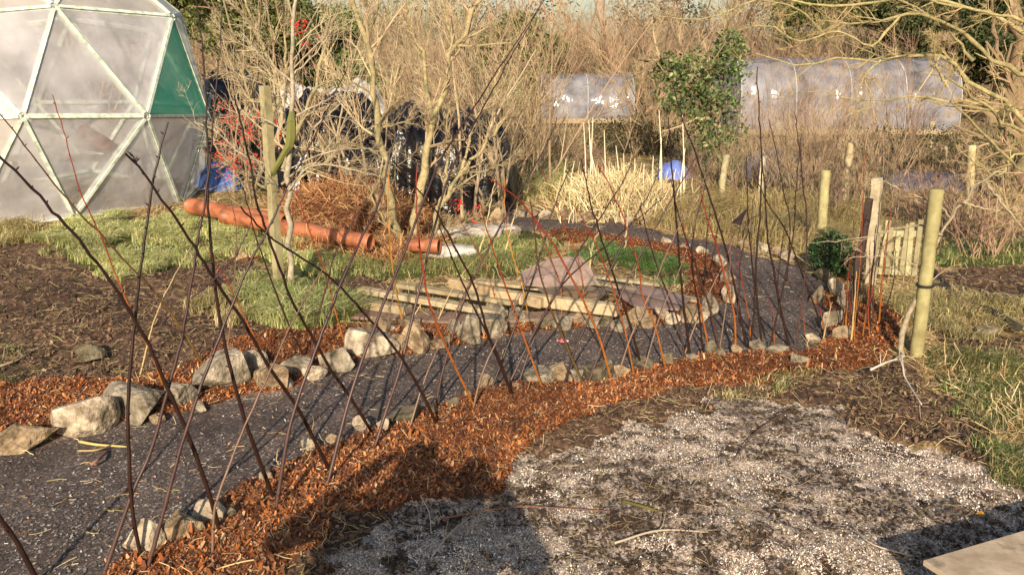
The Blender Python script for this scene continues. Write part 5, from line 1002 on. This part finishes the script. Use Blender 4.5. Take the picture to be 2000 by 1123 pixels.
stick('bark_strip', [(178, 908), (190, 898), (210, 880)], .010, .008, (.24, .12, .08), 'short brown chip of bark below the crossed strips', 'bark strip', 'bark strips on the path', .012)
stick('stick', [(400, 1118), (480, 1095), (560, 1088), (640, 1092)], .004, .002, (.55, .42, .2), 'long straw-coloured stem curving over the bottom mulch', 'stick', 'sticks lying on the ground', .04)
stick('stick', [(0, 715), (40, 700), (70, 680)], .008, .004, (.30, .24, .15), 'twig lying on the soil at the left edge', 'stick', 'sticks lying on the ground', .03, 3)
for k, (x, y, c, lab) in enumerate([(92, 862, (.50, .50, .14), 'yellow-green leaf beside the big brown rock'), (82, 730, (.62, .50, .28), 'pale dead leaf at the edge of the left mulch'), (1918, 1012, (.55, .30, .06), 'orange leaf near the platform shadow'), (520, 1005, (.65, .18, .03), 'lone bright orange chip at the foot of a purple rod'), (958, 955, (.60, .28, .07), 'curled orange leaf at the mulch corner'), (520, 762, (.42, .44, .16), 'green leaf below the tan tilted rock')]):
    g = P(x, y); u = np.linspace(-1, 1, 7); n_ = []; 
    for i in u:
        wv = .022 * (1 - i * i) ** .6 + .001; n_ += [(g[0] + .035 * i * math.cos(k), g[1] + .035 * i * math.sin(k) - wv * .8, g[2] + .02 + .012 * math.sin(3 * i + k)), (g[0] + .035 * i * math.cos(k), g[1] + .035 * i * math.sin(k), g[2] + .012 + .01 * math.sin(3 * i + k)), (g[0] + .035 * i * math.cos(k), g[1] + .035 * i * math.sin(k) + wv * .8, g[2] + .026 + .012 * math.sin(3 * i + k))]
    Q = [[3 * i + j, 3 * i + j + 1, 3 * i + j + 4, 3 * i + j + 3] for i in range(6) for j in range(2)]; n2 = np.array(n_); V = np.concatenate([n2, n2 - [0, 0, .0015]]); Q = np.array(Q); Q = np.concatenate([Q, Q[:, ::-1] + 21])
    tag(mk('fallen_leaf', V, Q, M['leaf'], col=c), lab, 'leaf', 'fallen leaves')
# dark evergreen bush at the path end, green bush far off
def bush(name, c, rr_, n, size, pal, label, seed, group=None, cat='bush'):
    rg = np.random.default_rng(seed); e = empty(name, (c[0], c[1], max(0, c[2] - rr_[2])), label, cat, group); mb = MB(); leafcloud(mb, rg, np.array(c), np.array(rr_), n, size, pal, seed=seed); mb.build('foliage', M['leaf'], e)
    mt = MB(); k = 9; st = np.array([[c[0], c[1], c[2] - rr_[2] * 1.05]] * k); d = unit(np.stack([rg.normal(size=k) * .5, rg.normal(size=k) * .5, np.ones(k)], -1)); pp = grow(rg, st, d, np.full(k, rr_[2] * 1.8), 5, .15, .05)
    addb(mt, pp, np.full((k, 5), .02 * rr_[2] + .004), 5, (.2, .15, .09), r=rg); mt.build('stems', M['twig'], e); return e
g = P(1632, 545); bush('evergreen_bush', (g[0], g[1] + .2, g[2] + .22), (.26, .24, .27), 1800, .022, [(.012, .03, .01), (.02, .05, .015), (.04, .09, .03)], 'small dark evergreen bush by the thick yellowish post', 31)
g = atdepth(985, 190, 24); bush('round_bush', g, (.55, .5, .55), 3500, .035, [(.16, .26, .06), (.22, .32, .10), (.30, .36, .14)], 'fresh green rounded bush seen through the bare twigs', 32)
g = atdepth(1235, 290, 22); bush('bramble', (g[0], g[1], .45), (1.5, .8, .6), 5000, .03, [(.03, .03, .012), (.05, .06, .02), (.10, .10, .04), (.05, .03, .02)], 'dark bramble patch behind the reeds', 33, None, 'bramble')
g = atdepth(1780, 330, 20); bush('bramble', (g[0], g[1], .4), (2.2, .8, .55), 6000, .03, [(.04, .035, .015), (.06, .07, .025), (.14, .12, .06)], 'dark bramble patch in front of the right polytunnel', 34, None, 'bramble')
g = atdepth(1980, 290, 16); bush('ivy_bush', (g[0] + .3, g[1], 1.0), (.7, .6, 1.1), 5000, .032, ivy, 'dark ivy-leaved bush at the right edge', 35)
# evergreens behind
def evergreen(c, rr_, label, seed, pal, n=16000, size=.09):
    rg = np.random.default_rng(seed); e = empty('evergreen_tree', (c[0], c[1], 0), label, 'tree', 'evergreen trees behind the garden')
    mt = MB(); mt.tube(spline([(c[0], c[1], -.1), (c[0] + .1, c[1], c[2] * .6), (c[0], c[1], c[2] + rr_[2] * .8)], 8), np.linspace(.22, .05, 8), 8, (.2, .14, .09))
    k = 26; st = np.stack([np.full(k, c[0]), np.full(k, c[1]), rg.uniform(c[2] - rr_[2] * .7, c[2] + rr_[2] * .6, k)], -1); a = rg.uniform(0, 6.28, k); pp = grow(rg, st, np.stack([np.cos(a), np.sin(a), a * 0 + .2], -1), np.full(k, rr_[0] * .8), 5, .12, 0); addb(mt, pp, np.linspace(.05, .01, 5)[None].repeat(k, 0), 5, (.2, .14, .09), r=rg); mt.build('trunk', M['twig'], e)
    mb = MB()
    for _ in range(22):
        p = unit(rg.normal(size=3)) * rg.uniform(.35, .85) * rr_ + c; s = rg.uniform(.28, .5) * min(rr_); leafcloud(mb, rg, p, np.array([s * 1.4, s * 1.2, s * .8]), n // 22, size, pal, seed=seed)
    mb.build('crown', M['leaf'], e)
ev1 = [(.10, .12, .03), (.14, .16, .05), (.20, .20, .07), (.06, .08, .02)]; ev2 = [(.035, .05, .015), (.06, .08, .025), (.10, .11, .04), (.02, .03, .01)]
evergreen(atdepth(490, 60, 24) + [0, 0, .2], np.array([1.9, 1.5, 2.2]), 'olive-green evergreen behind the dome', 41, ev1, 30000, .055)
evergreen(atdepth(640, 120, 26), np.array([1.7, 1.4, 1.9]), 'green evergreen above the white sheeting', 42, [(.10, .15, .04), (.15, .21, .06), (.2, .22, .08)], 22000, .06)
evergreen(atdepth(1790, 60, 36), np.array([3.0, 2.0, 2.6]), 'dark evergreen right behind the large polytunnel', 43, ev2, 30000, .075)
evergreen(atdepth(1960, 60, 34), np.array([2.4, 2.0, 2.6]), 'dark evergreen at the top right corner', 44, ev2, 24000, .075)
evergreen(atdepth(1600, -10, 40), np.array([3.2, 2.0, 2.0]), 'evergreen whose top shows over the large polytunnel', 45, ev1, 20000, .09)
evergreen(atdepth(1000, 130, 40), np.array([3.4, 2.0, 2.2]), 'olive evergreen left of the smaller polytunnel', 46, ev1, 20000, .09)
evergreen(atdepth(330, -30, 30), np.array([2.2, 1.5, 2.2]), 'evergreen seen over the shoulder of the dome', 47, ev1, 14000, .08)
# far thicket: one mass of bare shrubs
def shrubmass(name, spots, label, seed, stems, hgt, spread, n2, n3, r0, cols, wig=.13, n4=0, kind='stuff', cat='thicket', up=.10):
    rg = np.random.default_rng(seed); mb = MB()
    for (x, y) in spots:
        h = hgt * rg.uniform(.7, 1.2); k = stems; col = np.array(cols[rg.integers(len(cols))]) * rg.uniform(.8, 1.2)
        st = np.stack([x + rg.normal(size=k) * spread * .25, y + rg.normal(size=k) * spread * .2, np.zeros(k) - .1], -1); st[:, 2] += H0(st[:, 0], st[:, 1])
        d = unit(np.stack([rg.normal(size=k) * spread * .32 / 1, rg.normal(size=k) * spread * .25, np.full(k, 1.)], -1)); pp = grow(rg, st, d, h * rg.uniform(.6, 1.05, k), 7, wig * .7, .03); R = (r0 * rg.uniform(.5, 1.2, k))[:, None] * np.linspace(1, .3, 7)[None]
        addb(mb, pp, R, 4, col, .2, rg); A, Bq = kids(rg, pp, R, n2, .15, 1, .6, .42, 4, wig, up, .55, .003); addb(mb, A, Bq, 3, col, .3, rg)
        A, Bq = kids(rg, A, Bq, n3, .1, 1, .6, .55, 3, wig, up, .6, .0028); addb(mb, A, Bq, 3, col, .35, rg)
        if n4: A, Bq = kids(rg, A, Bq, n4, .1, 1, .6, .6, 3, wig, up, .7, .0026); addb(mb, A, Bq, 3, col, .35, rg)
    return tag(mb.build(name, M['twig']), label, cat, None, kind)
rg = np.random.default_rng(77)
BR = [(.25, .165, .105), (.30, .20, .125), (.19, .125, .085), (.36, .27, .17), (.22, .20, .10)]
shrubmass('bare_thicket', [(x + rg.normal() * .5, rg.uniform(38, 44)) for x in np.linspace(-26, 32, 84)], 'mass of bare brown shrubs and trees closing the view behind the garden', 78, 9, 5.4, 2.6, 10, 7, .045, BR, n4=3)
shrubmass('bare_thicket', [(x + rg.normal() * .5, rg.uniform(46, 52)) for x in np.linspace(-32, 38, 44)], 'taller bare trees standing furthest back', 79, 7, 9.5, 3.8, 10, 8, .08, BR, n4=2)
mb = MB()
for k in range(90):
    x = -44 + k * 1.05; h = 5.2 + 2.2 * math.sin(k * .9) + 1.5 * math.sin(k * .37); leafcloud(mb, rg, np.array([x, 57 + rg.normal(), h * .5 + (1 if k % 5 else -1)]), np.array([2.2, 1.2, h * .62]), 700, .13, [(.10, .085, .04), (.14, .11, .06), (.08, .075, .03), (.17, .13, .08)], seed=k)
tag(mb.build('far_hedge', M['leaf']), 'brown-green overgrown hedge closing the far side of the plots', 'hedge', None, 'stuff')
# nearer bare shrubs, each its own
NS = [(16.0, 905, 'suckering bare shrub right of the multi-stemmed tree', 3.6), (15.5, 975, 'dense tan shrub between the tree and the round green bush', 3.6), (16.5, 1010, 'tall whippy shrub left of the smaller polytunnel', 3.8), (19, 1045, 'pale twiggy shrub at the left corner of the smaller polytunnel', 2.6), (22, 1275, 'tan shrub between the two polytunnels', 3.4),
      (18.5, 850, 'bare shrub directly behind the black-wrapped stack', 3.6), (21, 430, 'bare brown shrub just right of the dome top', 3.6), (27, 560, 'bare shrub behind the young tree', 3.6)]
for i, (dep, px, lab, h) in enumerate(NS):
    q = atdepth(px, 300, dep); o = shrubmass('bare_shrub', [(q[0], dep)], lab, 300 + i, 16, h, 1.1, 8, 6, .024, [(.34, .255, .15), (.29, .21, .13)], kind=None, cat='shrub', n4=3); o['group'] = 'bare shrubs in the middle distance'
for dp_, px_, lab_ in ((13.4, 610, 'upright suckering shrub between the young tree and the multi-stemmed tree'), (13.2, 700, 'upright suckering shrub at the left foot of the multi-stemmed tree'), (13.3, 905, 'upright suckering shrub in front of the black-wrapped stack'), (14.0, 470, 'upright suckering shrub behind the red berries'), (13.6, 985, 'upright suckering shrub at the right edge of the black-wrapped stack')):
    q = atdepth(px_, 300, dp_); o = shrubmass('bare_shrub', [(q[0], dp_)], lab_, 500 + px_, 6, 3.7, .7, 5, 4, .022, [(.36, .285, .175), (.32, .25, .16)], kind=None, cat='shrub', n4=3, wig=.17); o['group'] = 'bare shrubs in the middle distance'
NS2 = [(15.4, 1510, 'upright dry brush left of the thick yellowish post', 1.6), (14.8, 1570, 'dry brush directly behind the thick yellowish post', 1.9), (15.6, 1445, 'dry brush at the foot of the ivy tree', 1.5), (16.8, 1540, 'taller dry brush in front of the lilac-grey cover', 2.2), (16.5, 1600, 'dry brush below the large polytunnel', 2.3), (14.6, 1700, 'dry brush behind the gate', 1.4), (17.5, 1700, 'sparse dry brush further behind the gate', 1.8), (19, 1480, 'dry brush at the left end of the large polytunnel', 2.4), (15.5, 1950, 'thin dry brush behind the lone upright post', 1.5), (15.6, 1375, 'dry stems right of the reeds', 1.2), (21, 1560, 'tall sparse shrub in front of the left half of the large polytunnel', 3.3), (22, 1660, 'tall sparse shrub in front of the middle of the large polytunnel', 3.4), (20, 1760, 'sparse shrub in front of the right half of the large polytunnel', 3.0), (11.5, 1900, 'tangled dry brush right of the round stake', 1.3), (12.5, 1820, 'tangled dry brush directly behind the round stake', 1.4), (10.2, 1975, 'low dry brush at the right edge', 1.1), (13.2, 1640, 'tangled dry stems beside the slim leaning post', 1.3), (20, 1080, 'dry stems in front of the smaller polytunnel', 1.0), (18, 1150, 'low dry stems behind the reeds', .9)]
for i, (dep, px, lab, h) in enumerate(NS2):
    q = atdepth(px, 300, dep); o = shrubmass('dry_brush', [(q[0], dep)], lab, 400 + i, 26, h, .9, 6, 5, .011, [(.32, .24, .15), (.26, .17, .115), (.22, .15, .10)], kind=None, cat='brush', up=.12); o['group'] = 'dry upright brush round the fence'
# low far grass banks
xs = np.linspace(-10, 26, 60)
shrubmass('rough_herbage', [(rg.uniform(-9, 24), rg.uniform(19, 36)) for _ in range(150)], 'low tangle of dead weeds and rough grass on the far plots', 81, 22, .55, 1.6, 3, 2, .007, [(.34, .27, .14), (.26, .25, .10), (.38, .30, .18), (.20, .21, .08)], cat='weeds')

# ---------------------------------------------------------------- platform corner at the bottom right, and two unseen figures added for the shadow on the mulch
ZP = .27
pc = lambda x, y: P(x, y, ZP) * 1.0
A = pc(1804, 1092); Bp = pc(2000, 1034); d = unit(Bp - A); nrm = np.array([d[1], -d[0], 0])      # nrm points back towards the camera
pf = empty('timber_platform', A + d * 1.5 + nrm * 1.0, 'corner of a low weathered timber platform at the bottom right', 'platform')
for k in range(9):
    wv = .30 if k == 0 else .19; off = 0 if k == 0 else .30 + .195 * (k - 1) + .006; a0 = A + d * (-.004 if k == 0 else -.10 - .01 * (k % 3)) + nrm * (off + wv / 2) - [0, 0, .014 + (.02 if k else 0)]
    mb = MB(); mb.beam(a0, a0 + d * 3.2, wv - .005, .026, col=(.46, .37, .28) if k == 0 else ((.34, .22, .14), (.42, .34, .27), (.38, .28, .19))[k % 3], bev=.06); mb.build('deck_board', M['timber'], pf)
mb = MB(); a0 = A + nrm * .06 + d * .04 - [0, 0, .10]; mb.beam(a0, a0 + d * 3.1, .05, .11, col=(.3, .2, .13)); mb.build('joist', M['timber'], pf)
for u_ in (.12, 1.6, 3.0):
    for v_ in (.12, 1.5): q = A + d * u_ + nrm * v_; mb = MB(); mb.box((q[0], q[1], (ZP - .16) / 2 - .02), .08, .08, ZP - .12, col=(.3, .2, .13)); mb.build('leg', M['timber'], pf)

def shadow_figure(loc, scale, coat, label):
    # unseen figure with raised arms, added to throw the foreground shadow: skin-modified skeleton
    J = {'pelvis': (0, 0, .95), 'waist': (0, 0, 1.12), 'chest': (0, .01, 1.35), 'neck': (0, .02, 1.52), 'head': (0, .04, 1.62), 'crown': (0, .04, 1.78)}
    V = [J[k] for k in ('pelvis', 'waist', 'chest', 'neck', 'head', 'crown')]; R = [.17, .17, .19, .07, .10, .08]; E_ = [(0, 1), (1, 2), (2, 3), (3, 4), (4, 5)]
    for s in (-1, 1):
        b = len(V); V += [(s * .10, 0, .88), (s * .12, .02, .5), (s * .13, 0, .08), (s * .13, .16, .04)]; R += [.10, .075, .055, .045]; E_ += [(0, b), (b, b + 1), (b + 1, b + 2), (b + 2, b + 3)]
        b = len(V); V += [(s * .20, .02, 1.42), (s * .36, .10, 1.24), (s * .14, .34, 1.48), (s * .09, .38, 1.52)]; R += [.085, .065, .045, .03]; E_ += [(2, b), (b, b + 1), (b + 1, b + 2), (b + 2, b + 3)]
        for f in range(5):
            c = len(V); V += [(s * (.085 - .006 * f), .40 + .008 * f, 1.50 + .014 * f), (s * (.06), .42, 1.495 + .016 * f)]; R += [.010, .009]; E_ += [(b + 3, c), (c, c + 1)]
    me = bpy.data.meshes.new('shadow_figure'); me.from_pydata(V, E_, []); me.update(); o = bpy.data.objects.new('shadow_figure', me); COL.objects.link(o)
    sk = o.modifiers.new('skin', 'SKIN'); ss = o.modifiers.new('sub', 'SUBSURF'); ss.levels = 1; ss.render_levels = 1
    for v, rr in zip(me.skin_vertices[0].data, R): v.radius = (rr, rr * (.75 if rr > .12 else 1)); v.use_root = False
    me.skin_vertices[0].data[0].use_root = True; me.materials.append(material('coat', coat, .8))
    o.location = loc; o.scale = scale
    tag(o, label, 'shadow_figure')
shadow_figure((-1.15, .12, ZP), (1.4, 1.1, 1.1), (.05, .06, .09), 'unseen figure in a dark blue coat, added to cast the photographer shadow')
shadow_figure((-.80, -.05, ZP), (1.4, 1.1, 1.08), (.20, .05, .04), 'unseen second figure in a dull red coat, added to widen that shadow')
